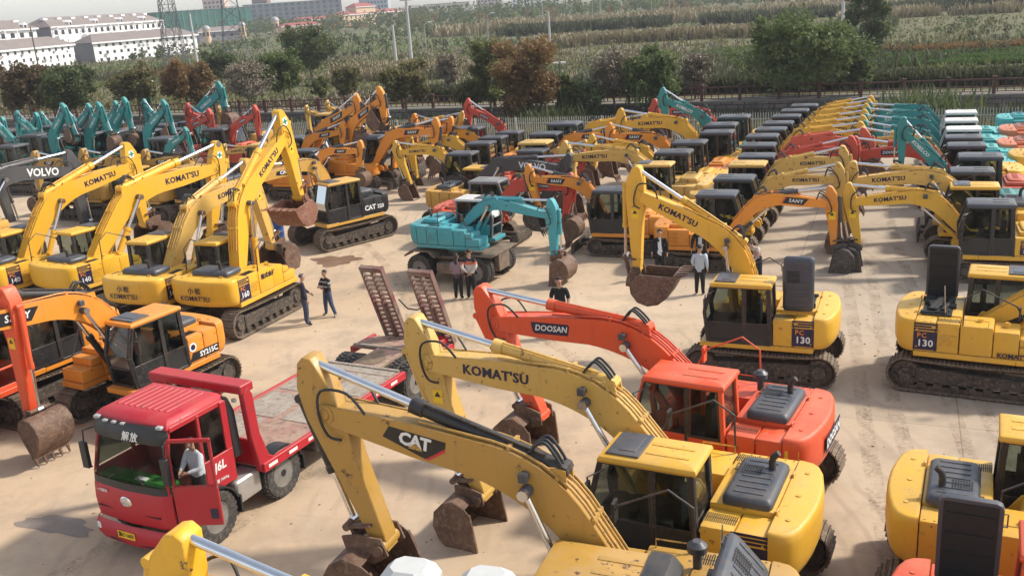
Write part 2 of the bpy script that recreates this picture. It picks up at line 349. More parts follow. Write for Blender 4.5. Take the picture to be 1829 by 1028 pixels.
def stone_mat():
    m, t, b = nodes('embankment_stone'); tc = N(t, 'ShaderNodeTexCoord'); br = N(t, 'ShaderNodeTexBrick', Scale=1.0)
    br.inputs['Color1'].default_value = (.17, .135, .125, 1); br.inputs['Color2'].default_value = (.24, .19, .17, 1); br.inputs['Mortar'].default_value = (.045, .04, .037, 1)
    br.inputs['Brick Width'].default_value = .9; br.inputs['Row Height'].default_value = .36; br.inputs['Mortar Size'].default_value = .03
    mp = N(t, 'ShaderNodeMapping'); mp.inputs['Rotation'].default_value = (R(90), 0, 0); t.links.new(tc.outputs['Object'], mp.inputs[0]); t.links.new(mp.outputs[0], br.inputs['Vector'])
    n = noise(t, .7, 6, .7); t.links.new(mix(t, ramp(t, n.outputs[0], .45, .7).outputs[0], br.outputs[0], (.06, .062, .045)), b.inputs['Base Color']); b.inputs['Roughness'].default_value = .95; return m
FRZ = math.atan2(EV.y, EV.x)
def along(name, label, cat, e0, n, z0=0): return thing(name, label, cat, W(e0, n, z0), FRZ)     # local x along the fence
wl = along('embankment_wall', 'long grey-pink stone block embankment wall behind the picket fence', 'wall', -200, 74.5)
mb = MB(); mb.box(0, 340, 0, .5, -.4, FZ - .10); obj('stone_face', mb, stone_mat(), wl)
mb = MB(); mb.box(0, 340, -.06, .62, FZ - .10, FZ + .02); obj('coping', mb, flat('coping_stone', (.22, .195, .165), .9), wl)
# red-brown railing on the embankment
RAIL = flat('railing_red_brown', (.105, .035, .028), .7, 0, .2)
rl = along('railing', 'red-brown post and rail barrier on top of the stone embankment', 'railing', -110, 74.85, FZ)
for i in range(76):
    mb = MB(); x = i * 2.9; mb.box(x - .11, x + .11, -.11, .11, .02, 1.15); mb.box(x - .14, x + .14, -.14, .14, 1.15, 1.24); obj('post', mb, RAIL, rl)
mb = MB()
for z in (.98, .45): mb.box(0, 217, -.045, .045, z, z + .09)
obj('rail', mb, RAIL, rl)
mb = MB()
for i in range(420): x = .26 + i * .52; mb.box(x - .03, x + .03, -.03, .03, .20, .98)
mb.box(0, 217, -.04, .04, .16, .22); obj('baluster', mb, RAIL, rl)['kind'] = 'stuff'
# white picket fence at the yard edge
PK = flat('weathered_white_paint', (.36, .37, .335), .6, 0, .25)
fe = along('picket_fence', 'grey-white steel picket fence along the back of the yard', 'fence', -90, 59.75)
mb = MB()
for i in range(1180):
    x = i * .155; a, b_ = .026, .012; mb.box(x - a, x + a, -b_, b_, .10, 1.9); mb.add([(x - a, -b_, 1.9), (x + a, -b_, 1.9), (x + a, b_, 1.9), (x - a, b_, 1.9), (x, 0, 2.02)], [(0, 1, 4), (1, 2, 4), (2, 3, 4), (3, 0, 4)])
obj('picket', mb, PK, fe, smooth=0)['kind'] = 'stuff'
mb = MB()
for z in (.35, 1.55): mb.box(0, 183, -.035, -.012, z, z + .05)
obj('rail', mb, PK, fe)
for i in range(62): mb = MB(); x = i * 3.0 + .08; mb.box(x - .04, x + .04, .02, .10, 0, 1.95); obj('post', mb, PK, fe)
# ---------------------------------------------------------------- plants
def leaf_mat(name, cols, trans=.42):
    m, t, b = nodes(name); oi = N(t, 'ShaderNodeNewGeometry'); n = noise(t, .5, 4, .6)
    r = N(t, 'ShaderNodeValToRGB'); e = r.color_ramp.elements; e[0].color = (*cols[0], 1); e[1].color = (*cols[-1], 1)
    for i, c in enumerate(cols[1:-1]): q = e.new((i + 1) / (len(cols) - 1)); q.color = (*c, 1)
    ad = N(t, 'ShaderNodeMath', operation='ADD'); s = N(t, 'ShaderNodeMath', operation='MULTIPLY'); s.inputs[1].default_value = .62; t.links.new(oi.outputs['Random Per Island'], s.inputs[0])
    s2 = N(t, 'ShaderNodeMath', operation='MULTIPLY'); s2.inputs[1].default_value = .45; t.links.new(n.outputs[0], s2.inputs[0])
    t.links.new(s.outputs[0], ad.inputs[0]); t.links.new(s2.outputs[0], ad.inputs[1]); t.links.new(ad.outputs[0], r.inputs[0])
    t.links.new(r.outputs[0], b.inputs['Base Color']); b.inputs['Roughness'].default_value = .7
    b.inputs['Subsurface Weight'].default_value = 0
    tr = N(t, 'ShaderNodeBsdfTranslucent'); t.links.new(r.outputs[0], tr.inputs[0]); mx = N(t, 'ShaderNodeMixShader'); mx.inputs[0].default_value = trans
    t.links.new(b.outputs[0], mx.inputs[1]); t.links.new(tr.outputs[0], mx.inputs[2]); t.links.new(mx.outputs[0], t.nodes['Material Output'].inputs[0]); return m
LEAF = dict(green=leaf_mat('green_leaves', [(.055, .085, .024), (.11, .15, .045), (.19, .22, .075)]),
            dark=leaf_mat('dark_green_leaves', [(.045, .064, .024), (.09, .118, .042), (.155, .175, .07)]),
            olive=leaf_mat('olive_leaves', [(.085, .09, .032), (.165, .152, .06), (.25, .215, .095)]),
            orange=leaf_mat('autumn_leaves', [(.12, .066, .025), (.24, .12, .045), (.200, .150, .060), (.26, .15, .07)]),
            brown=leaf_mat('brown_leaves', [(.060, .042, .022), (.130, .078, .042), (.14, .12, .055), (.18, .10, .055)]),
            light=leaf_mat('yellow_green_leaves', [(.09, .105, .03), (.16, .18, .055), (.22, .23, .09)]),
            grass=leaf_mat('field_grass_blades', [(.078, .090, .026), (.150, .142, .052), (.24, .205, .092)]),
            weed=leaf_mat('weed_leaves', [(.060, .092, .022), (.125, .155, .045), (.21, .21, .075)]),
            scrub=leaf_mat('scrub_leaves', [(.035, .042, .020), (.07, .08, .036), (.115, .115, .06)]),
            bare=leaf_mat('dry_twigs', [(.12, .098, .07), (.22, .18, .125), (.32, .26, .18)], .05))
BARK = flat('bark', (.12, .095, .07), .95)
def leaf(vs, fs, p, s, rnd, up=.0):
    u = Vector((rnd.gauss(0, 1), rnd.gauss(0, 1), rnd.gauss(0, .8) + up)).normalized(); v = u.cross(Vector((rnd.gauss(0, 1), rnd.gauss(0, 1), rnd.gauss(0, 1)))).normalized()
    o = len(vs); vs += [p - u * s, p + v * s * .55, p + u * s, p - v * s * .55]; fs.append((o, o + 1, o + 2, o + 3))
def tree(name, label, loc, h, r, kind, seed, dens=1.0, shape='round', trunk=.35, leafs=.16, group=None, twigs=0):
    rnd = random.Random(seed); t = thing(name, label, 'tree', loc, rnd.uniform(0, 6.28), group)
    mb = MB(); th = h * trunk; pts = [Vector((0, 0, -.1))]; lean = Vector((rnd.uniform(-.1, .1), rnd.uniform(-.1, .1), 0))
    for i in range(1, 6): pts.append(Vector((lean.x * i + rnd.uniform(-.05, .05), lean.y * i + rnd.uniform(-.05, .05), h * .8 * i / 5)))
    r0 = .045 * h ** .8 * .55; mb.tube(pts, [r0 * 1.2, r0, r0 * .8, r0 * .6, r0 * .4, r0 * .15], 8)
    ends = []
    nb = 16 if shape != 'bare' else 26
    for i in range(nb):
        z = th * .85 + (h * .78 - th * .85) * (i / nb); k = min(4, int(z / (h * .8) * 5)); f = z / (h * .8) * 5 - k; b = pts[k].lerp(pts[k + 1], f); a = i * 2.4 + rnd.uniform(-.3, .3)
        if shape == 'column': rad = r * .8 * (1 - .6 * abs(z / h - .5))
        elif shape == 'wide': rad = r * (.75 + .25 * rnd.random()) * (1 - max(0, z / h - .6) * 1.2)
        else: rad = r * (.6 + .35 * rnd.random()) * (1 - max(0, z / h - .55) * 1.1)
        e = b + Vector((math.cos(a) * rad, math.sin(a) * rad, rad * rnd.uniform(.25, .7) * (1.6 if shape in ('bare', 'column') else 1)))
        m_ = b.lerp(e, .5) + Vector((0, 0, -.08 * rad)); mb.tube([b, m_, e], [r0 * .35, r0 * .2, r0 * .06], 5); ends.append((m_, e))
        for j in range(3 + twigs):
            q = b.lerp(e, rnd.uniform(.3, .95)); d = Vector((rnd.gauss(0, .5), rnd.gauss(0, .5), abs(rnd.gauss(.45, .3)))) * rad * .5; mb.tube([q, q + d], [r0 * .1, r0 * .03], 3); ends.append((q, q + d))
    obj('trunk', mb, BARK, t, smooth=60)
    vs, fs = [], []
    clumps = []
    for m_, e in ends: clumps.append((m_.lerp(e, .55), rnd.uniform(.6, 1.1))); clumps.append((e, rnd.uniform(.5, 1.0)))
    clumps.append((pts[-1], .9))
    n = int(46 * dens)
    for c, k in clumps:
        if rnd.random() < .12: continue
        cr = r * .30 * k * rnd.uniform(.6, 1.25)
        for _ in range(int(n * k)):
            d = Vector((rnd.gauss(0, 1), rnd.gauss(0, 1), rnd.gauss(0, .75))); d = d.normalized() * cr * rnd.random() ** .4
            leaf(vs, fs, c + d, leafs * rnd.uniform(.4, 1.35), rnd)
    if shape == 'willow':
        for m_, e in ends:
            for _ in range(5):
                q = e + Vector((rnd.gauss(0, .3), rnd.gauss(0, .3), 0)) * r * .3; L = rnd.uniform(.25, .6) * h * .6
                for j in range(int(L / .12)): leaf(vs, fs, q - Vector((rnd.gauss(0, .03), rnd.gauss(0, .03), j * .12)), leafs * .7, rnd, 2.0)
    me = bpy.data.meshes.new('crown'); me.from_pydata([tuple(v) for v in vs], [], fs); me.materials.append(LEAF[kind]); link('crown', me, t)
    return t
TREES = [
    ('broad_tree', 'reddish-brown bushy tree at the far left behind the teal booms', (-43.9, 91.3, 1), 5.2, 2.6, 'brown', 'round'),
    ('broad_tree', 'dark green-brown bushy tree right of the reddish one at far left', (-39.8, 89.9, 1), 4.9, 2.3, 'dark', 'round'),
    ('broad_tree', 'loose olive tree just left of the green lamp pole', (-34.5, 92.9, 1), 4.4, 2.0, 'olive', 'round'),
    ('autumn_tree', 'round orange-brown tree between the lamp pole and the tall teal boom', (-28.6, 89.4, 1), 4.6, 2.4, 'orange', 'round'),
    ('broad_tree', 'small dark green tree beside the lattice pylon foot', (-35.4, 125.2, 1), 4.2, 2.4, 'dark', 'round'),
    ('bare_tree', 'grey bare tree above the tan and red booms at left', (-22.6, 87.6, 1), 4.3, 2.1, 'bare', 'bare'),
    ('broad_tree', 'olive-green tree left of the big dark green one in left centre', (-20.8, 95.1, 1), 4.8, 2.1, 'green', 'round'),
    ('broad_tree', 'big dark green tree in the field left of the two pale poles', (-23.0, 121.7, 1), 6.1, 2.9, 'dark', 'round'),
    ('small_tree', 'thin young tree with small light green crown near the railing', (-17.1, 93.7, 1), 2.6, 0.8, 'light', 'round'),
    ('broad_tree', 'olive-yellow tree right of the orange raised booms', (-7.4, 76.9, 1), 4.4, 1.9, 'olive', 'round'),
    ('bare_tree', 'thin bare sapling in the field between pole and light green tree', (-4.6, 91.4, 1), 4.2, 1.1, 'bare', 'bare'),
    ('slender_tree', 'slender light green tree left of the big orange-brown tree', (-0.7, 79.1, 1), 6.0, 1.6, 'light', 'column'),
    ('autumn_tree', 'big orange-brown tree in the centre behind the picket fence', (2.4, 74.4, 0), 6.3, 3.1, 'orange', 'column'),
    ('slender_tree', 'narrow yellow-green vine-covered tree touching the big orange-brown tree', (5.0, 74.4, 0), 4.4, 0.7, 'light', 'column'),
    ('bare_tree', 'bare willow with fanned grey twigs right of centre', (9.1, 75.6, 0), 5.5, 2.0, 'bare', 'bare'),
    ('willow_tree', 'soft green willow just left of the raised teal boom in the centre', (11.8, 74.1, 0), 5.4, 2.3, 'green', 'willow'),
    ('bare_tree', 'reddish bare tree between the willow and the big green tree', (15.5, 76.4, 0), 5.1, 1.3, 'bare', 'bare'),
    ('broad_tree', 'big spreading dark green tree behind the row of black cabs', (22.6, 72.7, 0), 6.3, 4.9, 'green', 'wide'),
    ('broad_tree', 'tall dark brown-green tree beside the tall white pole at upper right', (36.7, 96.0, 1), 6.5, 2.3, 'dark', 'column'),
    ('shrub', 'dark shrub below the autumn tree by the fence in the centre', (6.6, 74.9, 0), 2.9, 2.3, 'dark', 'round'),
    ('small_tree', 'small pale tree by the railing right of the olive-yellow one', (-14.2, 90.7, 1), 3.6, 1.2, 'olive', 'round'),
    ('small_tree', 'small olive tree near the railing below the thin bare sapling', (-2.5, 79.5, 1), 2.2, 1.1, 'olive', 'round'),
    ('small_tree', 'sparse young tree right of the big spreading tree by the railing', (26.8, 71.5, 1), 2.8, 0.9, 'green', 'column'),
]
for i, (nm, lb, loc, h, r, kd, sh) in enumerate(TREES):
    tree(nm, lb, loc, h * (.98 if loc[1] < 85 else 1.12), r * (1.12 if sh not in ('bare', 'wide') and loc[2] > 0 else .94), kd, 100 + i, dens=.5 if sh == 'bare' else (3.4 if sh == 'wide' else 2.4 if h > 4 else 1.4), shape=sh, trunk=.12 if nm in ('shrub',) or 'column' == sh else .3, leafs=.10 if sh == 'bare' else (.17 if h > 3.2 else .12), twigs=9 if sh == 'bare' else 0)
# agave-like bush by the fence and the dark hedge strip
def blade_bush(name, label, loc, h, r, n, mat, seed, cat='plant'):
    rnd = random.Random(seed); mb = MB()
    for _ in range(n):
        a = rnd.uniform(0, 6.28); tl = rnd.uniform(.25, 1.15); L = h * rnd.uniform(.7, 1.1); b = Vector((rnd.gauss(0, r * .35), rnd.gauss(0, r * .35), 0)); d = Vector((math.cos(a) * math.sin(tl), math.sin(a) * math.sin(tl), math.cos(tl))); s = Vector((-math.sin(a), math.cos(a), 0)) * .07
        m_ = b + d * L * .6; e = b + d * L - Vector((0, 0, L * .25 * math.sin(tl)))
        mb.add([b - s * .6, b + s * .6, m_ + s, m_ - s, e], [(0, 1, 2, 3), (3, 2, 4)])
    o = obj(name, mb, mat, smooth=0); o.location = loc; return tag(o, label, cat)
blade_bush('spiky_bush', 'dark spiky-leaved bush behind the fence near the teal booms at right', W(1.5, 67.5, -.1), 3.0, 3.6, 700, LEAF['dark'], 3)
blade_bush('spiky_bush', 'low spiky dark bush behind the fence below the bare willow', W(-24.5, 68, -.1), 2.4, 3.4, 420, LEAF['dark'], 4)
# ---------------------------------------------------------------- growth on the field: nobody could count it
def growth(name, mat, count, place, hmin, hmax, wid, seed, blades=4, kind='stuff', tip=None):
    rnd = random.Random(seed); vs, fs = [], []
    for _ in range(count):
        p = place(rnd)
        if p is None: continue
        H = rnd.uniform(hmin, hmax) * (1 + min(1.2, (p - Vector((0, 0, 0))).length / 400)); wd = wid * (1 + (p.length / 180))
        for k in range(blades):
            a = rnd.uniform(0, 6.28); d = Vector((math.cos(a), math.sin(a), 0)); s = Vector((-d.y, d.x, 0)) * wd * .5; b = p + d * rnd.uniform(0, wd * .8); t_ = b + d * H * rnd.uniform(.1, .55) + Vector((0, 0, H * rnd.uniform(.6, 1)))
            o = len(vs); vs += [b - s, b + s, t_ + s * .45, t_ - s * .45]; fs.append((o, o + 1, o + 2, o + 3))
    me = bpy.data.meshes.new(name); me.from_pydata([tuple(v) for v in vs], [], fs); me.materials.append(mat); o = link(name, me); o['kind'] = kind; return o
def fld(lo, hi, e0=-1.0, e1=.75):
    def f(r_):
        n = 1 / r_.uniform(1 / hi, 1 / lo); return W(r_.uniform(e0, e1) * n * 1.25, n, FZ)
    return f
def patchy(lo, hi, sc, th, seed):
    from mathutils import noise as mn
    g = fld(lo, hi)
    def f(r_):
        p = g(r_); q = mn.noise(Vector((p.x * .35 + p.y * .14, p.y * .9 - p.x * .3, seed)) * sc)
        return p if q > th else None
    return f
def band(e0, e1, n0, n1, seed, th=-.05):
    from mathutils import noise as mn
    def f(r_):
        e, n = r_.uniform(e0, e1), r_.uniform(n0, n1); n += 6 * mn.noise(Vector((e * .03, seed, 0)))
        return W(e, n, FZ) if mn.noise(Vector((e * .06, n * .12, seed))) > th else None
    return f
growth('field_grass', LEAF['grass'], 26000, fld(79.5, 330), .12, .4, .09, 11, 4)
growth('dry_grass', LEAF['bare'], 24000, patchy(79, 330, .03, .10, 2.0), .2, .6, .09, 12, 4)
growth('weeds', LEAF['weed'], 22000, patchy(79, 300, .035, .14, 7.0), .2, .6, .11, 13, 4)
growth('dark_scrub', LEAF['scrub'], 8000, patchy(84, 340, .04, .30, 13.0), .4, 1.2, .18, 14, 5)
REED = leaf_mat('reed_plumes', [(.17, .14, .075), (.29, .235, .13), (.38, .31, .19)], .1)
growth('reeds', REED, 7000, band(-125, 60, 247, 285, 8), 1.4, 2.2, .18, 15, 3)
growth('reeds', REED, 4000, band(-62, -20, 160, 172, 8), 1.0, 1.7, .16, 16, 3)
growth('reeds', REED, 3500, band(-75, -50, 105, 122, 8), .8, 1.5, .12, 30, 3)
growth('reeds', REED, 3000, band(-12, 20, 205, 222, 7), .8, 1.6, .16, 31, 3)
growth('dark_scrub', LEAF['scrub'], 4500, band(-95, 40, 226, 240, 5.5, .0), .8, 1.9, .26, 17, 5)
growth('crop_rows', leaf_mat('crop_leaves', [(.045, .085, .02), (.08, .14, .032), (.12, .185, .05)]), 6000, lambda r_: W(r_.uniform(-3, 16), r_.choice((98.5, 100, 103, 104.5, 106, 110, 111.5)) + r_.uniform(-.35, .35), FZ), .25, .5, .14, 18, 4)
growth('crop_rows', leaf_mat('pale_crop_leaves', [(.08, .12, .04), (.13, .17, .06), (.18, .2, .09)]), 4500, lambda r_: W(r_.uniform(-24, -6), r_.choice((122, 125, 128.5, 131, 134)) + r_.uniform(-.4, .4), FZ), .25, .5, .14, 32, 4)
growth('rust_coloured_weeds', LEAF['orange'], 4500, lambda r_: W(r_.uniform(-4, 15), r_.uniform(113, 117.5), FZ), .4, .8, .14, 19, 4)
growth('hedge', LEAF['scrub'], 10000, lambda r_: W(r_.uniform(-42, 26), r_.uniform(80.2, 82.2), FZ), .6, 1.25, .14, 20, 5)
growth('verge_growth', LEAF['scrub'], 7000, lambda r_: W(r_.uniform(-60, 25), r_.uniform(61.5, 73.5), -.1), .3, .8, .12, 21, 4)
growth('verge_growth', LEAF['olive'], 6000, lambda r_: W(r_.uniform(-60, 25), r_.uniform(60.3, 63.0), -.05), .3, 1.2, .10, 22, 4)
def wood(name, mat, n, e0, e1, n0, n1, h0, h1, s, seed, per=46):
    rnd = random.Random(seed); vs, fs = [], []
    for _ in range(n):
        c = W(rnd.uniform(e0, e1), rnd.uniform(n0, n1), FZ); h = rnd.uniform(h0, h1); r = h * rnd.uniform(.32, .5)
        for k in range(per):
            d = Vector((rnd.gauss(0, 1), rnd.gauss(0, 1), rnd.gauss(0, 1))).normalized() * rnd.random() ** .35; leaf(vs, fs, c + Vector((d.x * r, d.y * r, h * .55 + d.z * h * .45)), s * rnd.uniform(.6, 1.3), rnd)
    me = bpy.data.meshes.new(name); me.from_pydata([tuple(v) for v in vs], [], fs); me.materials.append(mat); o = link(name, me); o['kind'] = 'stuff'; return o
wood('far_wood', LEAF['dark'], 420, -330, 60, 395, 470, 5, 9.5, .75, 23)
wood('far_wood', LEAF['green'], 160, -330, 60, 375, 420, 3, 6.5, .65, 24)
wood('far_wood', LEAF['orange'], 40, -250, 60, 372, 400, 3, 5.5, .6, 27)
wood('far_wood', LEAF['dark'], 120, -190, -115, 190, 330, 2, 4.2, .4, 25)
wood('far_wood', LEAF['dark'], 330, 20, 300, 440, 520, 5, 9, .8, 26)
wood('field_bushes', LEAF['green'], 90, -90, 60, 95, 200, .8, 2.0, .16, 36, 60)
wood('field_bushes', LEAF['scrub'], 110, -100, 60, 95, 235, 1.2, 2.8, .18, 33, 60)
wood('field_bushes', LEAF['olive'], 60, -100, 60, 90, 200, 1.0, 2.2, .15, 34, 60)
# ---------------------------------------------------------------- buildings far behind
BW = flat('pale_render', (.82, .79, .78), .9, 0, .07, .3); BG = flat('grey_render', (.27, .26, .27), .9, 0, .1, .3); ROOFB = flat('brown_roof_tiles', (.22, .185, .17), .9, 0, .12, .5)
ROOFR = flat('red_roof_tiles', (.30, .085, .075), .9, 0, .12, .4); CREAM = flat('cream_render', (.62, .45, .30), .9, 0, .06, .3); NET = flat('green_scaffold_net', (.035, .16, .125), .9, 0, .25, .15)
WIN = flat('dark_window_glass', (.035, .038, .045), .3, 0, .3, .4); BLUEG = flat('blue_grey_glazing', (.10, .14, .18), .3, 0, .35, .2); STEEL = flat('galvanised_steel', (.34, .34, .34), .6, .3, .1); CONC = flat('pale_concrete_pole', (.50, .48, .46), .85, 0, .1)
def building(name, label, p0, p1, depth, h, wall, roof=None, floors=3, bays=10, win=(.9, 1.1), rh=2.0, z0=.6, wm=None, ac=0, end=None, cat='building', margin=.7, over=.5, flat_roof=None):
    p0, p1 = Vector((*p0, 0)), Vector((*p1, 0)); d = p1 - p0; L = d.length; t = thing(name, label, cat, (p0.x, p0.y, 0), math.atan2(d.y, d.x))
    mb = MB(); mb.box(0, L, 0, depth, z0, z0 + h); obj('wall', mb, [wall], t)
    for xe in ((-.06, L) if end else ()): mb = MB(); mb.box(xe, xe + .06, .05, depth - .05, z0, z0 + h - .05); obj('gable_wall', mb, end, t)
    if roof:
        mb = MB(); o = over; z = z0 + h
        mb.add([(-o, -o, z), (L + o, -o, z), (L + o, depth + o, z), (-o, depth + o, z), (depth * .3, depth / 2, z + rh), (L - depth * .3, depth / 2, z + rh)], [(0, 1, 5, 4), (1, 2, 5), (2, 3, 4, 5), (3, 0, 4), (0, 3, 2, 1)]); obj('roof', mb, roof, t, smooth=0)
        mb = MB(); mb.box(-o, L + o, -o - .04, -o + .1, z - .35, z + .05); obj('eaves', mb, BW, t)
    elif flat_roof: mb = MB(); mb.box(-.2, L + .2, -.2, depth + .2, z0 + h, z0 + h + .3); obj('roof', mb, flat_roof, t)
    rnd = random.Random(len(label)); fh = h / floors
    for f in range(floors):
        for b in range(bays):
            x = margin + (b + .5) * (L - 2 * margin) / bays; z = z0 + fh * (f + .55); w_, h_ = win
            mb = MB(); mb.box(x - w_ / 2, x + w_ / 2, -.05, .12, z - h_ / 2, z + h_ / 2); obj('window', mb, wm or WIN, t)
    for k in range(ac):
        x = rnd.uniform(1, L - 1); z = z0 + fh * rnd.randint(0, floors - 1) + fh * .25; mb = MB(); mb.box(x - .32, x + .32, -.4, -.02, z - .22, z + .22); obj('air_conditioner', mb, STEEL if k % 2 else BW, t)
    return t
building('dormitory_block', 'long white three-storey dormitory with brown roof at the far left', (-118.5, 203), (-107.9, 253.5), 9, 5.6, BW, ROOFB, 3, 20, (.75, .8), 2.3, ac=26, end=BG)
building('dormitory_block', 'long white three-storey dormitory with brown roof ending at the pale pole', (-105.4, 260), (-86.2, 287), 9, 5.5, BW, ROOFB, 3, 15, (.7, .75), 2.2, ac=26, end=BG)
def villa(label, p0, p1, depth, h, bays, rh, gable):
    t = building('apartment_block', label, p0, p1, depth, h, BW, ROOFB, 3, bays * 2, (1.1, 1.2), rh, .6, end=BG, margin=.4)
    L = (Vector((*p1, 0)) - Vector((*p0, 0))).length
    for b in range(0, bays):
        x = (b + .5) * L / bays; w_ = L / bays * .32
        if b % 2 == 0:
            for f in range(3):
                mb = MB(); z = .6 + h / 3 * f; mb.box(x - w_, x + w_, -1.5, -.05, z + .02, z + .95); obj('balcony', mb, BW, t)
            mb = MB()
            for sx in (-1, 1): mb.box(x + sx * w_ - .12, x + sx * w_ + .12, -1.45, -1.2, .6, h + .5); mb.box(x + sx * w_ - .12, x + sx * w_ + .12, -1.2, -.05, h + .3, h + .5)
            mb.box(x - w_, x + w_, -1.45, -1.2, h + .25, h + .5); obj('balcony_frame', mb, BW, t)
        else:
            mb = MB(); mb.box(x - .55, x + .55, .2, 2.5, h + .7, h + 1.6); mb.add([(x - .75, .1, h + 1.6), (x + .75, .1, h + 1.6), (x + .75, 2.6, h + 1.6), (x - .75, 2.6, h + 1.6), (x, .1, h + 2.2), (x, 2.6, h + 2.2)], [(0, 1, 4), (1, 2, 5, 4), (2, 3, 5), (3, 0, 4, 5), (0, 3, 2, 1)]); d_ = obj('dormer', mb, BW, t, smooth=0)
            mb = MB(); mb.box(x - .3, x + .3, .1, .2, h + .85, h + 1.5); obj('window', mb, WIN, d_)
    for k in range(bays): x = (k + .3) * L / bays; mb = MB(); mb.box(x, x + 1.6, 3.2, 4.3, h + rh * .75 + .5, h + rh * .75 + 1.0); obj('solar_heater', mb, BW, t)
villa('white apartment block with hipped brown roof cut by the left edge', (-131, 243), (-120.3, 262), 9, 10.2, 4, 2.4, True)
villa('long white apartment block with dormers behind the two dormitories', (-118.2, 266), (-104.2, 313), 10, 10.2, 9, 2.6, True)
t = building('construction_block', 'building site wrapped in green netting beyond the apartments', (-192, 570), (-146, 602), 30, 15.5, NET, None, 1, 1, (.1, .1), flat_roof=BG)
for i in range(14): mb = MB(); mb.box(3.5 + i * 3.8, 3.65 + i * 3.8, -.4, -.2, .6, 17.2); obj('scaffold_pole', mb, STEEL, t)
building('office_block', 'grey office block with vertical glazing strips on the skyline', (-158, 632), (-97, 643), 25, 17, BG, None, 6, 15, (2.2, 1.9), wm=BLUEG, flat_roof=BW)
building('office_block', 'pale blue-grey tower cut by the top edge right of the glazed offices', (-92, 690), (-72, 690), 20, 24, flat('pale_blue_panels', (.38, .42, .46), .5), None, 8, 8, (1.4, 1.4), wm=BLUEG, flat_roof=BW)
t = building('school_block', 'cream building with red roof, left lower wing', (-108, 549), (-88, 566), 12, 5.6, CREAM, ROOFR, 2, 9, (1.0, 1.2), 1.8)
t = building('school_block', 'cream building with red roof and raised pavilion in the centre', (-86, 572), (-54, 616), 14, 7.0, CREAM, ROOFR, 2, 14, (1.2, 1.4), 2.0)
building('pavilion', 'small red hip-roofed pavilion above the cream school', (-80, 584), (-70, 596), 9, 11, CREAM, ROOFR, 1, 3, (1.4, 1.2), 2.2)
building('factory_block', 'low beige block with white front right of the school', (-46, 697), (-16, 700), 16, 9.5, flat('beige_render', (.55, .48, .40), .9), None, 2, 9, (1.6, 1.4), flat_roof=BG)
building('factory_block', 'long dark-roofed hall between the school and the beige block', (-66, 700), (-47, 700), 20, 8.5, BG, ROOFB, 1, 6, (1.6, 1.6), 1.6)
building('office_block', 'pinkish block at the skyline above the far wood', (-12, 760), (8, 760), 16, 10.5, flat('pinkish_render', (.52, .42, .40), .9), None, 4, 7, (1.5, 1.2), flat_roof=BW)
building('office_block', 'pale slab block at the skyline right of the tall lamp mast', (16, 800), (40, 800), 16, 12, BW, None, 4, 8, (1.8, 1.4), flat_roof=BG)
building('residential_tower', 'distant pale tower above the green netting', (-240, 830), (-222, 830), 16, 32, flat('pale_orange_render', (.55, .42, .36), .9), None, 9, 5, (1.8, 1.6), flat_roof=BW)
building('residential_tower', 'distant dark tower right of the green netting', (-192, 800), (-180, 800), 14, 32, flat('dark_brick', (.20, .13, .12), .9), None, 9, 4, (1.8, 1.6), flat_roof=BW)
building('village_house', 'low grey village house beside the domed kiosk', (-128, 430), (-110, 440), 8, 4.5, BG, ROOFB, 1, 5, (1.2, 1.2), 1.8)
building('village_house', 'low red-roofed village house below the glazed offices', (-96, 450), (-80, 458), 8, 4.2, CREAM, ROOFR, 1, 5, (1.2, 1.2), 1.4)
def kiosk(label, x, y, r, h):
    t = thing('domed_kiosk', label, 'kiosk', (x, y, 0)); mb = MB(); mb.cyl((0, 0, .5), (0, 0, h), r, 14); obj('drum', mb, CREAM, t)
    mb = MB(); mb.loft([[(r * 1.15 * math.cos(a * .4488) * math.cos(b), r * 1.15 * math.sin(a * .4488) * math.cos(b), h + r * 1.15 * math.sin(b)) for a in range(14)] for b in (0, .3, .6, .9, 1.2, 1.45)]); obj('dome', mb, STEEL, t, smooth=60)
    for k in range(6): a = k * 1.047; mb = MB(); mb.obox((r * math.cos(a), r * math.sin(a), h * .72), (math.cos(a) * .12, math.sin(a) * .12, 0), (-math.sin(a) * r * .25, math.cos(a) * r * .25, 0), (0, 0, h * .13)); obj('window', mb, WIN, t)
kiosk('white-domed cream kiosk left of the pylons', -116.6, 403, 1.5, 6.2); kiosk('white-domed cream kiosk below the glazed offices', -102.7, 468, 1.8, 7.4); kiosk('domed kiosk in front of the green netting', -110.5, 436, 1.5, 6.6)
# ---------------------------------------------------------------- pylons, poles, lamps, wires
def pylon(label, loc, h, w0, w1, arms, rz=.4):
    t = thing('lattice_pylon', label, 'pylon', loc, rz); mb = MB(); n = 8
    def c(k, i): s = w0 + (w1 - w0) * (k / n) ** .7; return Vector(((-1, 1, 1, -1)[i] * s / 2, (-1, -1, 1, 1)[i] * s / 2, h * k / n))
    for k in range(n):
        for i in range(4):
            mb.beam(c(k, i), c(k + 1, i), .10); mb.beam(c(k, i), c(k + 1, (i + 1) % 4), .05); mb.beam(c(k, (i + 1) % 4), c(k + 1, i), .05); mb.beam(c(k, i), c(k, (i + 1) % 4), .05)
    PYL = cached('pyl', lambda: flat('weathered_steel', (.10, .10, .105), .6, .2, .1)); obj('mast', mb, PYL, t)
    for z, L in arms:
        mb = MB()
        for s in (-1, 1):
            mb.beam((s * w1 * .4, 0, z), (s * L, 0, z + .2), .08); mb.beam((s * w1 * .4, 0, z + .9), (s * L, 0, z + .2), .06); mb.beam((s * L, 0, z + .2), (s * L, 0, z - .7), .06)
        obj('cross_arm', mb, PYL, t)
    return t
pylon('dark lattice pylon rising out of the top in front of the green netting', (-60.7, 187, 1), 24, 4.6, 1.4, [(17, 4), (20, 3.4)])
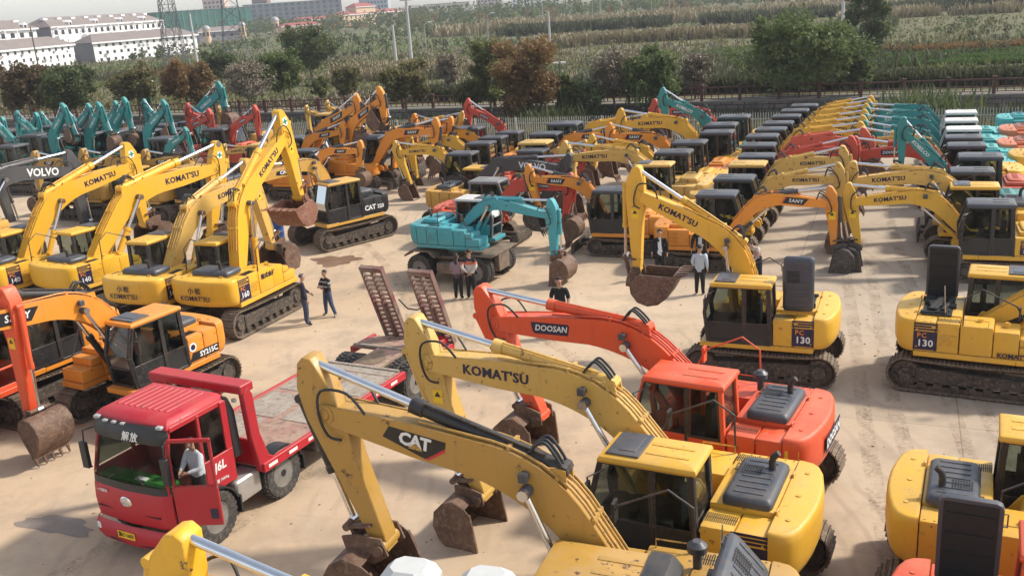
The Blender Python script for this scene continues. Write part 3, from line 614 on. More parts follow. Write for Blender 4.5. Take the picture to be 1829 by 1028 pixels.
pylon('second lattice pylon close behind the first, left', (-64, 196, 1), 23, 3.6, 1.2, [(17, 3.6)], .7)
pylon('broad-footed pale lattice pylon right of the green netting', (-54.1, 206, 1), 22, 6.0, 1.6, [(15, 4.2), (19, 3.4)], .2)
def pole(label, loc, h, r=.13, m=None, arm=0, head=None, rz=0, name='utility_pole', cat='pole'):
    t = thing(name, label, cat, loc, rz); mb = MB(); mb.tube([(0, 0, -.1), (0, 0, h * .5), (0, 0, h)], [r, r * .85, r * .65], 10); obj('shaft', mb, m or CONC, t)
    if arm == 'cross':
        mb = MB()
        for z in (h - .3, h - 1.2): mb.box(-.9, .9, -.06, .06, z, z + .12)
        for x in (-.8, .8, 0): mb.cyl((x, 0, h - .2), (x, 0, h + .15), .06, 6); mb.cyl((x, 0, h - 1.1), (x, 0, h - .75), .06, 6)
        obj('cross_arm', mb, STEEL, t)
    if arm == 'lamp':
        mb = MB(); mb.tube([(0, 0, h), (.25, 0, h + .5), (.9, 0, h + .75)], .06, 6); obj('lamp_arm', mb, CONC, t); mb = MB(); mb.box(.7, 1.5, -.16, .16, h + .66, h + .82); obj('lamp_head', mb, BW, t, bevel=.04)
    if arm == 'twin':
        for s in (-1, 1): mb = MB(); mb.box(s * .28 - .2, s * .28 + .2, -.14, .14, h, h + .14); mb.box(s * .28 - .02, s * .28 + .02, -.03, .03, h - .15, h); obj('lamp_head', mb, BW, t, bevel=.03)
    return t
pole('pale concrete pole at the right end of the white dormitory', (-55.1, 181.5, 1), 10, .24)
pole('dark slim pole in front of the dormitory at the far left', (-91, 196, 1), 10, .15, BARK)
pole('short bare concrete pole left of the tall one in the centre field', (-15.3, 150, 1), 6.1, .25)
pole('tall concrete pole with cross-arms in the centre field', (-12.2, 141.7, 1), 10.6, .25, arm='cross')
pole('single pale concrete pole above the big orange-brown tree', (9.4, 167.7, 1), 6.3, .22)
pole('thick pale pole beside the tall dark tree at upper right', (54.5, 153.5, 1), 9, .28)
for lb, x, y, h in [('street lamp in the far field, right of the tall cross-armed pole', -1.2, 190, 5.6), ('street lamp in the far field just right of the tall cross-armed pole foot', -14, 199.5, 4.6), ('street lamp at the far wood edge above the pale pole', 26, 258.7, 6.4), ('street lamp at far left between the pylon and olive trees', -51.8, 224, 4.4), ('street lamp standing in the reeds right of centre', 47.5, 296, 6.6)]:
    pole(lb, (x, y, 1), h, .11, STEEL, 'lamp', name='street_lamp', cat='street lamp')
for lb, x, y, h, r in [('slim pole standing at the wood edge by the top border, left of the curved lamp', 14, 279.7, 7.5, .2), ('tall slim pole right of the curved lamp at the wood edge', 32.3, 298, 9.5, .2), ('slim dark pole in the reeds at the top, right of centre', 50.9, 285, 8, .13)]: pole(lb, (x, y, 1), h, r, STEEL)
GREENP = flat('green_painted_steel', (.06, .19, .075), .6)
pole('green yard lamp pole with two white heads behind the teal booms', (-32.8, 91.9, 1), 3.4, .09, GREENP, 'twin', name='yard_lamp', cat='lamp')
pole('vine-covered yard lamp with two white heads beside the autumn tree', (4.8, 74.4, 0), 4.6, .10, GREENP, 'twin', name='yard_lamp', cat='lamp')
for i, (a, b_) in enumerate([((-215, 235, 21.0), (-60, 190, 20.8)), ((-215, 235, 23.5), (-60, 190, 23)), ((-220, 243, 19), (-64, 196, 18.2)), ((-215, 240, 26), (-57, 187, 24))]):
    a, b_ = Vector(a), Vector(b_); mb = MB(); mb.tube([a.lerp(b_, k / 10) - Vector((0, 0, 2.2 * math.sin(math.pi * k / 10))) for k in range(11)], .035, 4)
    tag(obj('power_line', mb, M['rubber']), ['lowest power line', 'second power line from the top', 'far low power line', 'topmost power line'][i] + ' strung towards the lattice pylons at upper left', 'cable', 'power lines in the sky')
# ================================================================ excavator kit
DIM = {
 'L': dict(tl=4.15, tw=.58, gauge=2.2, th=.92, pz=1.04, bw=1.32, tail=2.04, cwx=-1.45, top=2.02, cab=(-.33, 1.52, .36, 1.32, 1.2, 2.95),
           foot=(.2, 0, 1.75), bwid=.44, swid=.34, buck=1.35, bkw=1.15, blade=False, ns=44),
 'S': dict(tl=2.75, tw=.46, gauge=1.66, th=.66, pz=.76, bw=1.0, tail=1.72, cwx=-1.05, top=1.55, cab=(-.28, 1.28, .02, .98, .88, 2.55),
           foot=(.85, -.1, 1.15), bwid=.27, swid=.22, buck=.92, bkw=.68, blade=True, ns=36)}
def track_path(d, n):
    r = d['th'] / 2; L = d['tl'] / 2 - r; pts = []
    per = 4 * L + 2 * math.pi * r
    for i in range(n):
        q = per * i / n
        if q < 2 * L: pts.append((-L + q, 0, 1, 0))
        elif q < 2 * L + math.pi * r:
            a = (q - 2 * L) / r; pts.append((L + r * math.sin(a), r - r * math.cos(a), math.cos(a), math.sin(a)))
        elif q < 4 * L + math.pi * r:
            x = L - (q - 2 * L - math.pi * r); sag = .05 * (1 - (x / L) ** 2) * r * 2; pts.append((x, 2 * r - sag, -1, 0))
        else:
            a = (q - 4 * L - math.pi * r) / r; pts.append((-L - r * math.sin(a), r + r * math.cos(a), -math.cos(a), -math.sin(a)))
    return pts, per / n
def track_mesh(cls):
    d = DIM[cls]; mb = MB(); pts, pitch = track_path(d, d['ns']); w = d['tw']
    for x, z, dx, dz in pts:
        nx, nz = dz, -dx                               # outward
        c = Vector((x, 0, z)) - Vector((nx, 0, nz)) * .02
        T = Vector((dx, 0, dz)); No = Vector((nx, 0, nz))
        mb.obox(c, T * pitch * .47, Vector((0, w / 2, 0)), No * .016)
        for k in (-.3, .25): mb.obox(c + No * .028 + T * pitch * k, T * .012, Vector((0, w / 2, 0)), No * .022)
        mb.obox(c - No * .06, T * pitch * .5, Vector((0, w * .16, 0)), No * .05)
    return mb.mesh('track', M['shoe'], smooth=0)
def frame_mesh(cls):
    d = DIM[cls]; mb = MB(); r = d['th'] / 2; L = d['tl'] / 2 - r; w = d['tw']
    mb.prism_y([(-L + r * .55, r * .55), (L - r * .5, r * .55), (L - r * .35, r * 1.2), (-L + r * .55, r * 1.45)], -w * .36, w * .36)
    for s in (-1, 1):
        mb.cyl((s * L, -w * .3, r), (s * L, w * .3, r), r * .78, 20); mb.cyl((s * L, -w * .42, r), (s * L, w * .42, r), r * .42, 14)
    for i in range(7):
        x = -L + r * .9 + i * (2 * L - r * 1.8) / 6; mb.cyl((x, -w * .36, r * .42), (x, w * .36, r * .42), r * .26, 10)
    for x in (-L * .4, L * .4): mb.cyl((x, -w * .25, 2 * r * .85), (x, w * .25, 2 * r * .85), r * .16, 8)
    return mb.mesh('track_frame', M['under'], bevel=.012)
def merge(me, mb):
    m2 = mb.mesh('tmp', list(me.materials)); bm = bmesh.new(); bm.from_mesh(me); bm.from_mesh(m2); bm.to_mesh(me); bm.free(); bpy.data.meshes.remove(m2); me.set_sharp_from_angle(angle=R(35)); return me
def cw_mesh(cls, mat, mat2):
    d = DIM[cls]; T = d['tail']; hw = d['bw']; z0, z1 = d['pz'] + .12, d['top'] + .03; cx = d['cwx']
    def ring(z, ins):
        h = hw - ins * .7; t_ = T - ins; k = .46 if cls == 'L' else .40
        half = [(cx, h), (-(t_ - k), h), (-(t_ - k * .70), h * .975), (-(t_ - k * .46), h * .90), (-(t_ - k * .28), h * .76), (-(t_ - k * .12), h * .5), (-(t_ - k * .03), h * .25)]
        return [(x, -y, z) for x, y in half] + [(-t_, 0, z)] + [(x, y, z) for x, y in half[::-1]]
    hgt = z1 - z0
    mb = MB(); mb.loft([ring(z0, .10), ring(z0 + hgt * .06, .05), ring(z0 + hgt * .2, .012), ring(z0 + hgt * .36, 0), ring(z0 + hgt * .80, 0), ring(z1 - hgt * .07, .012), ring(z1 - .02, .035), ring(z1, .075)])
    me = mb.mesh('counterweight', mat, smooth=50); mb = MB()
    for y in (-hw * .5, hw * .5): mb.tube([(-T * .72, y - .07, z1 - .02), (-T * .72, y - .06, z1 + .05), (-T * .72, y + .06, z1 + .05), (-T * .72, y + .07, z1 - .02)], .018, 6)
    for y in (-.02, .02): pass
    for z in (z0 + hgt * .34,):
        g = ring(z, -.006); g2 = ring(z + .012, -.006); mb.loft([g, g2], cap=False)
    for y in (-hw * .62, 0, hw * .62): mb.cyl((-T * .82, y, z1 - .02), (-T * .82, y, z1 + .015), .04, 10)
    return merge(me, mb)
def platform_mesh(cls, mat):
    d = DIM[cls]; hw = d['bw']; pz = d['pz']; mb = MB()
    f = 1.78 if cls == 'L' else 1.25
    mb.box(d['cwx'], f * .55, -hw, hw, pz, pz + .15); mb.box(f * .55, f, -hw, -hw * .36, pz, pz + .15); mb.box(f * .55, f * .92, hw * .24, hw * 1.01, pz, pz + .15)
    mb.cyl((0, 0, d['th'] * .8), (0, 0, pz + .02), hw * .48, 24)
    x = d['foot'][0]; z = d['foot'][2]; y = d['foot'][1]; b = d['bwid'] / 2
    for s in (-1, 1):
        mb.prism_y([(x - .75, pz + .15), (x + .6, pz + .15), (x + .55, pz + .35), (x + .16, z + .14), (x - .12, z + .17), (x - .3, z - .1)], y + s * (b + .03), y + s * (b + .08))
    return mb.mesh('platform', mat, bevel=.015)
def housing_mesh(cls, mat):
    d = DIM[cls]; hw = d['bw']; z0 = d['pz'] + .16; z1 = d['top']; mb = MB(); g = .012
    if cls == 'L':
        xs = (d['cwx'] + g, -.92, -.36)
        for a, b_ in zip(xs, xs[1:]):
            mb.box(a, b_ - g, -hw, -.76, z0, z1); mb.box(a, b_ - g, .70, hw, z0, z1 - .05)
        mb.box(d['cwx'] + g, -.36, -.75, .69, z0, z1 + .04)
        mb.box(-.35, .42, -hw, -.40, z0, z1 - .03); mb.box(.433, 1.02, -hw + .02, -.44, z0, z1 - .12)
        mb.box(1.03, 1.72, -hw + .02, -.46, z0, z0 + .34); mb.box(1.03, 1.36, -hw + .02, -.5, z0 + .35, z0 + .56)
    else:
        mb.box(d['cwx'] + g, -.30, -hw, hw, z0, z1 - .06); mb.box(d['cwx'] + g, -.42, -.7, .75, z1 - .06, z1 + .07)
        mb.box(-.29, .42, -hw, -.38, z0, z1 - .2); mb.box(.43, 1.2, -hw + .02, -.40, z0, z0 + .38)
    me = mb.mesh('engine_housing', mat, bevel=.045 if cls == 'L' else .035, seg=2); mb = MB()
    if cls == 'L':
        for s in (-1, 1):
            for x in (-.98, -.42): mb.box(x - .05, x + .05, s * hw - .012, s * hw + .014, z1 - .16, z1 - .11)
            for x in (-1.38, -.86):
                for z in (z0 + .12, z1 - .22): mb.cyl((x, s * hw - .01, z), (x, s * hw + .014, z), .022, 8)
        for i in range(7):
            for y in (-hw + .07, -.92): mb.cyl((-1.36 + i * .15, y, z1 - .01), (-1.36 + i * .15, y, z1 + .012), .016, 6)
        mb.cyl((.1, -.85, z1 - .05), (.1, -.85, z1 + .05), .07, 12); mb.cyl((.72, -.85, z1 - .13), (.72, -.85, z1 - .02), .085, 14); mb.cyl((.72, -.85, z1 - .02), (.72, -.85, z1 + .01), .06, 10)
        mb.tube([(-.3, -1.25, z1 - .05), (-.3, -1.25, z1 + .12), (.3, -1.25, z1 + .12), (.3, -1.25, z1 - .05)], .014, 5)
        for i in range(5): mb.box(1.1 + i * .12, 1.16 + i * .12, -hw + .1, -.55, z0 + .335, z0 + .352)
        for i in range(9): mb.box(-.84 + i * .05, -.82 + i * .05, -hw - .006, -hw + .02, z0 + .18, z0 + .5)
    else:
        for s in (-1, 1):
            mb.box(-.62, -.52, s * hw - .01, s * hw + .013, z1 - .26, z1 - .22)
            for r_ in range(3):
                for i in range(6): mb.box(-.98 + i * .05, -.96 + i * .05, s * hw - .01, s * hw + .008, z0 + .12 + r_ * .14, z0 + .2 + r_ * .14)
        mb.box(-.68, -.675, -hw - .003, hw + .003, z0 + .02, z1 - .08); mb.cyl((.1, -.7, z1 - .22), (.1, -.7, z1 - .13), .06, 10)
    return merge(me, mb)
def hood_rect(cls): return (-1.38, -.56, -.84, .70) if cls == 'L' else (-1.0, -.5, -.55, .6)
def hood_mesh(cls, mat):
    x0, x1, y0, y1 = hood_rect(cls); mb = MB(); h = .22 if cls == 'L' else .10
    def rr(z, i, c=.10): return [(x0 + i + c, y0 + i, z), (x1 - i - c, y0 + i, z), (x1 - i - c * .3, y0 + i + c * .3, z), (x1 - i, y0 + i + c, z), (x1 - i, y1 - i - c, z), (x1 - i - c * .3, y1 - i - c * .3, z), (x1 - i - c, y1 - i, z), (x0 + i + c, y1 - i, z), (x0 + i + c * .3, y1 - i - c * .3, z), (x0 + i, y1 - i - c, z), (x0 + i, y0 + i + c, z), (x0 + i + c * .3, y0 + i + c * .3, z)]
    h *= .8
    mb.loft([rr(.0, 0), rr(h * .55, 0), rr(h * .9, .05), rr(h, .11)])
    n = 7
    for i in range(n):
        y = y0 + .2 + i * (y1 - y0 - .4) / (n - 1); mb.box(x0 + .16, x1 - .16, y - .03, y + .03, h, h + .014)
    me = mb.mesh('engine_hood', [mat, M['grille']], bevel=.012); m2 = MB(); m2.box(x0 + .06, x1 - .06, y0 + .06, y1 - .06, -.012, .004, 1)
    for i in range(4): y = y0 + .25 + i * (y1 - y0 - .5) / 3; m2.box(x0 + .1, x1 - .1, y - .02, y + .02, -.03, 0, 1)
    m2.tube([(x1 - .02, y0 + .2, h * .4), (x1 + .05, y0 + .2, h * .4), (x1 + .05, y0 + .42, h * .4), (x1 - .02, y0 + .42, h * .4)], .012, 5)
    return merge(me, m2)
def grid_mesh(w, h, nx, ny, cell=.62):
    mb = MB()
    for i in range(nx):
        for j in range(ny):
            cx = -w / 2 + (i + .5) * w / nx; cy = -h / 2 + (j + .5) * h / ny; a = w / nx * cell / 2; b = h / ny * cell / 2
            mb.box(cx - a, cx + a, cy - b, cy + b, -.002, .002)
    return mb
def cab_pts(cls):
    x0, x1, y0, y1, z0, z1 = DIM[cls]['cab']; h = z1 - z0
    return dict(A=(x0, z0), B=(x1 - .10, z0), C=(x1, z0 + .5 * h), D=(x1 - .22, z1 - .09), E=(x0 + .08, z1 - .09)), (x0, x1, y0, y1, z0, z1, h)
def pt_at(P, z):                                       # front line x at height z
    B, Cc, D = P['B'], P['C'], P['D']
    a, b = (B, Cc) if z < Cc[1] else (Cc, D); k = (z - a[1]) / (b[1] - a[1]); return a[0] + (b[0] - a[0]) * k
def rear_at(P, z):
    a, b = P['A'], P['E']; return a[0] + (b[0] - a[0]) * (z - a[1]) / (b[1] - a[1])
def cab_mesh(cls, mf, mlow):
    P, (x0, x1, y0, y1, z0, z1, h) = cab_pts(cls); mb = MB(); p = .085
    sill = z0 + .34 * h; xm = x0 + .40 * (x1 - x0)
    for y, yo in ((y0 + p / 2, y0), (y1 - p / 2, y1)):
        V = lambda q: (q[0], y, q[1])
        for a, b in (('A', 'E'), ('B', 'C'), ('C', 'D'), ('D', 'E'), ('A', 'B')):
            mb.beam(V(P[a]), V(P[b]), p, p * (1.5 if a == 'A' and b == 'E' else 1), (0, 1, 0))
        mb.beam((xm, y, z0), (xm - .02, y, z1 - .09), p, p, (0, 1, 0))
        s0 = z0 + .04
        mb.prism_y([(rear_at(P, s0), s0), (pt_at(P, s0), s0), (pt_at(P, sill), sill), (rear_at(P, sill), sill)], y - p * .35, y + p * .35, 1)
    for k, z in (('A', z0), ('E', z1 - .12)): mb.beam((P[k][0] + .02, y0 + .05, z), (P[k][0] + .02, y1 - .05, z), p, p)
    for k in ('B', 'D'): mb.beam((P[k][0] - .02, y0 + .05, P[k][1]), (P[k][0] - .02, y1 - .05, P[k][1]), p, p)
    mb.beam((pt_at(P, z0 + .3 * h), y0 + .05, z0 + .3 * h), (pt_at(P, z0 + .3 * h), y1 - .05, z0 + .3 * h), p * .7, p * .7)
    mb.box(x0 + .03, x0 + .07, y0 + .06, y1 - .06, z0, z0 + .42 * h, 1)         # rear lower panel
    mb.box(x0, x1 - .12, y0 + .05, y1 - .05, z0 - .02, z0 + .06)               # floor
    return mb.mesh('cab', [mf, mlow], bevel=.012)
def roof_mesh(cls, mat):
    P, (x0, x1, y0, y1, z0, z1, h) = cab_pts(cls); mb = MB(); e = .035
    xa, xb = P['E'][0] - .09, P['D'][0] + .05
    def rr(z, i): return [(xa + i, y0 - e + i, z), (xb - i * 1.6, y0 - e + i, z), (xb - i * 1.6, y1 + e - i, z), (xa + i, y1 + e - i, z)]
    mb.loft([rr(z1 - .14, .02), rr(z1 - .09, 0), rr(z1 - .03, .02), rr(z1, .10)])
    for k in range(2):
        y = y0 + (y1 - y0) * (.33 + .34 * k); mb.box(xa + .2, xb - .75, y - .05, y + .05, z1 - .01, z1 + .012)
    return mb.mesh('cab_roof', mat, bevel=.035, seg=2)
def hatch_mesh(cls, mat):
    P, (x0, x1, y0, y1, z0, z1, h) = cab_pts(cls); xb = P['D'][0] + .05; mb = MB()
    mb.box(xb - .70, xb - .13, y0 + .06, y1 - .06, z1 - .005, z1 + .03); mb.box(xb - .6, xb - .3, y0 + .2, y1 - .2, z1 + .03, z1 + .042)
    return mb.mesh('roof_hatch', mat, bevel=.012)
def pane_meshes(cls, mg):
    P, (x0, x1, y0, y1, z0, z1, h) = cab_pts(cls); p = .085; t = .006
    sill = z0 + .34 * h; xm = x0 + .40 * (x1 - x0); zt = z1 - .13; out = []
    def side(y):
        mb = MB(); m_ = .02
        mb.prism_y([(xm + m_, sill), (pt_at(P, sill) - m_, sill), (pt_at(P, z0 + .5 * h) - m_, z0 + .5 * h), (pt_at(P, zt) - m_, zt), (xm + m_, zt)], y - t, y + t); out.append(mb.mesh('window', mg, smooth=0))
        mb = MB(); mb.prism_y([(rear_at(P, sill), sill), (xm - m_, sill), (xm - m_, zt), (rear_at(P, zt), zt)], y - t, y + t); out.append(mb.mesh('window', mg, smooth=0))
    side(y1 - .03); side(y0 + .03)
    for y, o in ((y1, .004), (y0, -.004)):
        for poly in ([(xm + .03, z0 + .05), (pt_at(P, z0 + .05) - .05, z0 + .05), (pt_at(P, z0 + .5 * h) - .04, z0 + .5 * h), (pt_at(P, zt) - .04, zt), (xm + .03, zt)], [(rear_at(P, sill) + .05, sill), (xm - .03, sill), (xm - .03, zt), (rear_at(P, zt) + .05, zt)]):
            mb = MB()
            for i in range(len(poly)): a, b = poly[i], poly[(i + 1) % len(poly)]; mb.beam((a[0], y + o, a[1]), (b[0], y + o, b[1]), .055, .02, (0, 1, 0)); mb.cyl((a[0], y + o - .009, a[1]), (a[0], y + o + .009, a[1]), .0275, 8)
            out.append(mb.mesh('door_frame', M['black'], smooth=0))
    for za, zb in ((z0 + .32 * h, P['C'][1]), (P['C'][1], zt), (z0 + .06, z0 + .28 * h)):
        if zb == zt: za += .0
        mb = MB(); xa, xb = pt_at(P, za), pt_at(P, zb)
        mb.add([(xa, y0 + .07, za), (xa, y1 - .07, za), (xb, y1 - .07, zb), (xb, y0 + .07, zb)], [(0, 1, 2, 3)]); out.append(mb.mesh('windscreen', mg, smooth=0))
    mb = MB(); za = z0 + .43 * h; mb.add([(rear_at(P, za), y0 + .08, za), (rear_at(P, za), y1 - .08, za), (rear_at(P, zt), y1 - .08, zt), (rear_at(P, zt), y0 + .08, zt)], [(3, 2, 1, 0)])
    out.append(mb.mesh('rear_window', mg, smooth=0))
    return out
def seat_mesh(cls):
    P, (x0, x1, y0, y1, z0, z1, h) = cab_pts(cls); ym = (y0 + y1) / 2; mb = MB(); xs = x0 + .35 * (x1 - x0)
    mb.box(xs - .25, xs + .25, ym - .24, ym + .24, z0 + .42, z0 + .55); mb.box(xs - .32, xs - .18, ym - .22, ym + .22, z0 + .5, z0 + 1.12)
    mb.box(xs - .28, xs - .18, ym - .13, ym + .13, z0 + 1.14, z0 + 1.32)
    for s in (-1, 1): mb.box(xs - .2, xs + .42, ym + s * .34 - .08, ym + s * .34 + .08, z0 + .06, z0 + .66); mb.cyl((xs + .32, ym + s * .34, z0 + .62), (xs + .36, ym + s * .34, z0 + .86), .022, 6)
    mb.box(xs - .1, xs + .2, ym - .2, ym + .2, z0 + .06, z0 + .42)
    return mb.mesh('seat', M['seat'], bevel=.04, seg=2)
def V3(p, y): return Vector((p[0], y, p[1]))

BKT = [(.03, .10), (-.10, .30), (-.06, .52), (.10, .72), (.36, .80), (.62, .74), (.84, .55), (.98, .28), (1.06, 0)]
def bucket_mb(pin, ang, size, wid, teeth=True):
    mb = MB(); a = R(ang); u = Vector((math.cos(a), 0, math.sin(a))); v = Vector((-math.sin(a), 0, math.cos(a))); k = size / 1.06
    o = Vector((pin[0], pin[1], pin[2])); t = .035
    outer = [(x * k, y * k) for x, y in BKT]; inner = []
    for i, (x, y) in enumerate(outer):
        xa, ya = outer[max(i - 1, 0)]; xb, yb = outer[min(i + 1, len(outer) - 1)]
        dx, dy = xb - xa, yb - ya; l = math.hypot(dx, dy); inner.append((x + dy / l * t, y - dx / l * t))
    Y = Vector((0, 1, 0)); P_ = lambda q, y: o + u * q[0] + v * q[1] + Y * y
    prof = outer + inner[::-1]
    mb.loft([[P_(q, -wid / 2) for q in prof], [P_(q, wid / 2) for q in prof]], cap=False)
    for s in (-1, 1):
        sp = outer + [(.86 * k, .02 * k), (.12 * k, .04 * k)]
        mb.loft([[P_(q, s * wid / 2) for q in sp], [P_(q, s * (wid / 2 + .03)) for q in sp]])
        mb.obox(P_((.55 * k, .06 * k), s * (wid / 2 + .015)), u * .42 * k, v * .05 * k, Y * .03)
    for s in (-1, 1):                                  # ears
        e = [(-.12 * k, -.10 * k), (.10 * k, -.10 * k), (.16 * k, .14 * k), (-.05 * k, .42 * k), (-.26 * k, .40 * k), (-.24 * k, .2 * k)]
        mb.loft([[P_(q, s * wid * .20) for q in e], [P_(q, s * (wid * .20 + .045)) for q in e]])
    mb.cyl(P_((0, 0), -wid * .27), P_((0, 0), wid * .27), .065 * k + .02, 10)
    mb.obox(P_((1.04 * k, .0), 0), u * .07 * k, v * .025, Y * wid * .53)
    n = 5 if wid > .8 else 4
    for i in range(n):
        y = -wid * .46 + i * wid * .92 / (n - 1); b0 = [P_((1.02 * k, sy * .05 * k), y + sx * .055 * k) for sx, sy in ((-1, -1), (1, -1), (1, 1), (-1, 1))]
        b1 = [P_((1.33 * k, -.07 * k + sy * .012), y + sx * .02 * k) for sx, sy in ((-1, -1), (1, -1), (1, 1), (-1, 1))]
        mb.loft([b0, b1])
    return mb
def offs(path, k):                                     # offset polyline along left normal
    out = []
    for i, p in enumerate(path):
        a = path[max(i - 1, 0)]; b = path[min(i + 1, len(path) - 1)]; dx, dz = b[0] - a[0], b[1] - a[1]; l = math.hypot(dx, dz) or 1
        out.append((p[0] - dz / l * k[i], p[1] + dx / l * k[i]))
    return out
def sm(pts, n=4):
    pts = [Vector(p) for p in pts]; out = []
    for i in range(len(pts) - 1):
        p0, p1, p2, p3 = pts[max(i - 1, 0)], pts[i], pts[i + 1], pts[min(i + 2, len(pts) - 1)]
        for k in range(n): t = k / n; out.append(.5 * ((2 * p1) + (p2 - p0) * t + (2 * p0 - 5 * p1 + 4 * p2 - p3) * t * t + (3 * p1 - p0 - 3 * p2 + p3) * t ** 3))
    return out + [pts[-1]]
def lerp(a, b, t): return (a[0] + (b[0] - a[0]) * t, a[1] + (b[1] - a[1]) * t)

def boom_parts(root, cls, sc, F, P2, P4, bk, near, opt):
    d = DIM[cls]; y = F[1]; F = (F[0], F[2]); bw, sw = d['bwid'], d['swid']
    cx, cz = P2[0] - F[0], P2[1] - F[1]; c = math.hypot(cx, cz); ux, uz = cx / c, cz / c; nx, nz = -uz, ux
    k = c / 5.1 if cls == 'L' else c / 5.0
    kf, kh = opt.get('knee', (.40, .20) if cls == 'L' else (.44, .25))
    K = (F[0] + ux * kf * c + nx * kh * c, F[1] + uz * kf * c + nz * kh * c)
    A = lerp(F, K, .62); B = lerp(K, P2, .30); path = [F, lerp(F, K, .3)]
    for i in range(9):
        t = i / 8; path.append(tuple((1 - t) ** 2 * A[j] + 2 * t * (1 - t) * K[j] + t * t * B[j] for j in (0, 1)))
    path += [lerp(K, P2, .55), lerp(K, P2, .8), P2]
    tk = [.17, .235] + [.27 + .05 * math.sin(math.pi * i / 8) for i in range(9)] + [.255, .20, .15]
    tk = [t * k * opt.get('fat', 1.0) for t in tk]
    top, bot = offs(path, tk), offs(path, [-t for t in tk])
    mat = M[sc['boom']]; mb = MB(); hw = bw / 2
    mb.prism_y(offs(path, [-(t - .022) for t in tk]) + offs(path, [t - .022 for t in tk])[::-1], y - hw + .02, y + hw - .02)
    for s in (-1, 1): mb.prism_y(bot + top[::-1], y + s * (hw - .028), y + s * hw)
    for q, r in ((F, tk[0]), (P2, tk[-1])): mb.cyl(V3(q, y - hw - .015), V3(q, y + hw + .015), r * 1.02, 14)
    boom = obj('boom', mb, mat, root, bevel=.006)
    km = 6                                             # knee sample on the path
    # clevis for arm cylinder on the boom back
    bi = opt.get('armbase', 5); Cb = offs(path, [t + .10 * k for t in tk])[bi]
    mb = MB()
    for s in (-1, 1): mb.prism_y([lerp(top[bi - 1], top[bi], .2), top[bi + 1], (Cb[0] + .05, Cb[1] + .06 * k), (Cb[0] - .07, Cb[1] + .04 * k)], y + s * .13 * k - .02, y + s * .13 * k + .02)
    obj('cylinder_bracket', mb, mat, boom, bevel=0)
    # arm
    sx, sz = P4[0] - P2[0], P4[1] - P2[1]; sl = math.hypot(sx, sz); dx, dz = sx / sl, sz / sl; qx, qz = -dz, dx      # q: outward side
    if qx * ux + qz * uz < 0: qx, qz = -qx, -qz
    e = k if cls == 'L' else k * 1.0
    S_ = lambda a, q: (P2[0] + dx * a + qx * q, P2[1] + dz * a + qz * q)
    prof = [(-.82, -.10), (-.87, .02), (-.8, .15), (-.46, .32), (0, .36), (.5, .31)]
    pts = [S_(a * e, q * e) for a, q in prof] + [S_(sl - .1 * e, .14 * e), S_(sl + .10 * e, .08 * e), S_(sl + .12 * e, -.07 * e), S_(sl - .15 * e, -.12 * e)]
    pts += [S_(a * e, q * e) for a, q in ((.8, -.17), (.3, -.24), (0, -.23), (-.4, -.20))]
    mb = MB(); mb.prism_y(pts, y - sw / 2, y + sw / 2)
    mb.cyl(V3(P2, y - hw - .05), V3(P2, y + hw + .05), .09 * e, 10); mb.cyl(V3(P4, y - sw * .75), V3(P4, y + sw * .75), .11 * e, 10)
    stick = obj('arm', mb, mat, root, bevel=.016)
    P3 = S_(-.76 * e, .02 * e)
    def cylinder(name, a, b, r, yy, frac, bmat, par):
        A_, B_ = V3(a, yy), V3(b, yy); m_ = A_.lerp(B_, frac); mb = MB(); mb.cyl(A_, m_, r, 12); mb.cyl(A_.lerp(B_, frac - .05), m_, r * 1.18, 12); mb.cyl(A_ - Vector((0, r * 1.2, 0)), A_ + Vector((0, r * 1.2, 0)), r * .9, 8)
        mb.tube([A_.lerp(B_, .06) + Vector((0, r * .6, r * 1.15)), A_.lerp(B_, frac * .9) + Vector((0, r * .6, r * 1.2))], r * .22, 5)
        o = obj(name, mb, bmat, par); mb = MB(); mb.cyl(m_, B_, r * .58, 12); mb.cyl(B_ - Vector((0, r * 1.2, 0)), B_ + Vector((0, r * 1.2, 0)), r * .95, 8); obj('rod', mb, M['chrome'], o); return o
    barrel = M[sc.get('barrel', sc['boom'])]
    cylinder('arm_cylinder', Cb, P3, .105 * k, y, opt.get('armfrac', .58), barrel, root)
    # boom cylinders
    mnt = offs(path, [-t * .15 for t in tk])[km]; base = (F[0] + (.62 if cls == 'L' else .15), F[1] - (.45 if cls == 'L' else .22))
    if cls == 'L':
        for s in (-1, 1): cylinder('boom_cylinder', base, mnt, .085 * k, y + s * (hw + .12), .56, barrel, root)
        mb = MB(); mb.cyl(V3(mnt, y - hw - .19), V3(mnt, y + hw + .19), .085 * k, 10); obj('cylinder_pin', mb, M['slate'], boom)
    else:
        cylinder('boom_cylinder', base, offs(path, [-t * 1.25 for t in tk])[km], .09 * k, y, .58, barrel, root)
    # bucket cylinder and linkage
    ba = S_(-.28 * e, .42 * e); li = S_(sl - .42 * e, .40 * e)
    cylinder('bucket_cylinder', ba, li, .08 * e, y, .6, barrel, root)
    ar = R(bk); eu = Vector((math.cos(ar), 0, math.sin(ar))); ev = Vector((-math.sin(ar), 0, math.cos(ar)))
    bz = d['buck'] * opt.get('bs', 1.0) * (k if cls == 'L' else k * 1.4); kk = bz / 1.06
    pin = V3(P4, y); ear = pin + eu * (-.17 * kk) + ev * (.30 * kk)
    mb = MB(); st = V3(S_(sl - .36 * e, 0), y)
    for s in (-1, 1):
        mb.beam(st + Vector((0, s * (sw / 2 + .03), 0)), V3(li, y + s * (sw / 2 + .03)), .035, .11 * e, (0, 1, 0)); mb.beam(V3(li, y + s * sw * .3), ear + Vector((0, s * sw * .3, 0)), .05, .13 * e, (0, 1, 0))
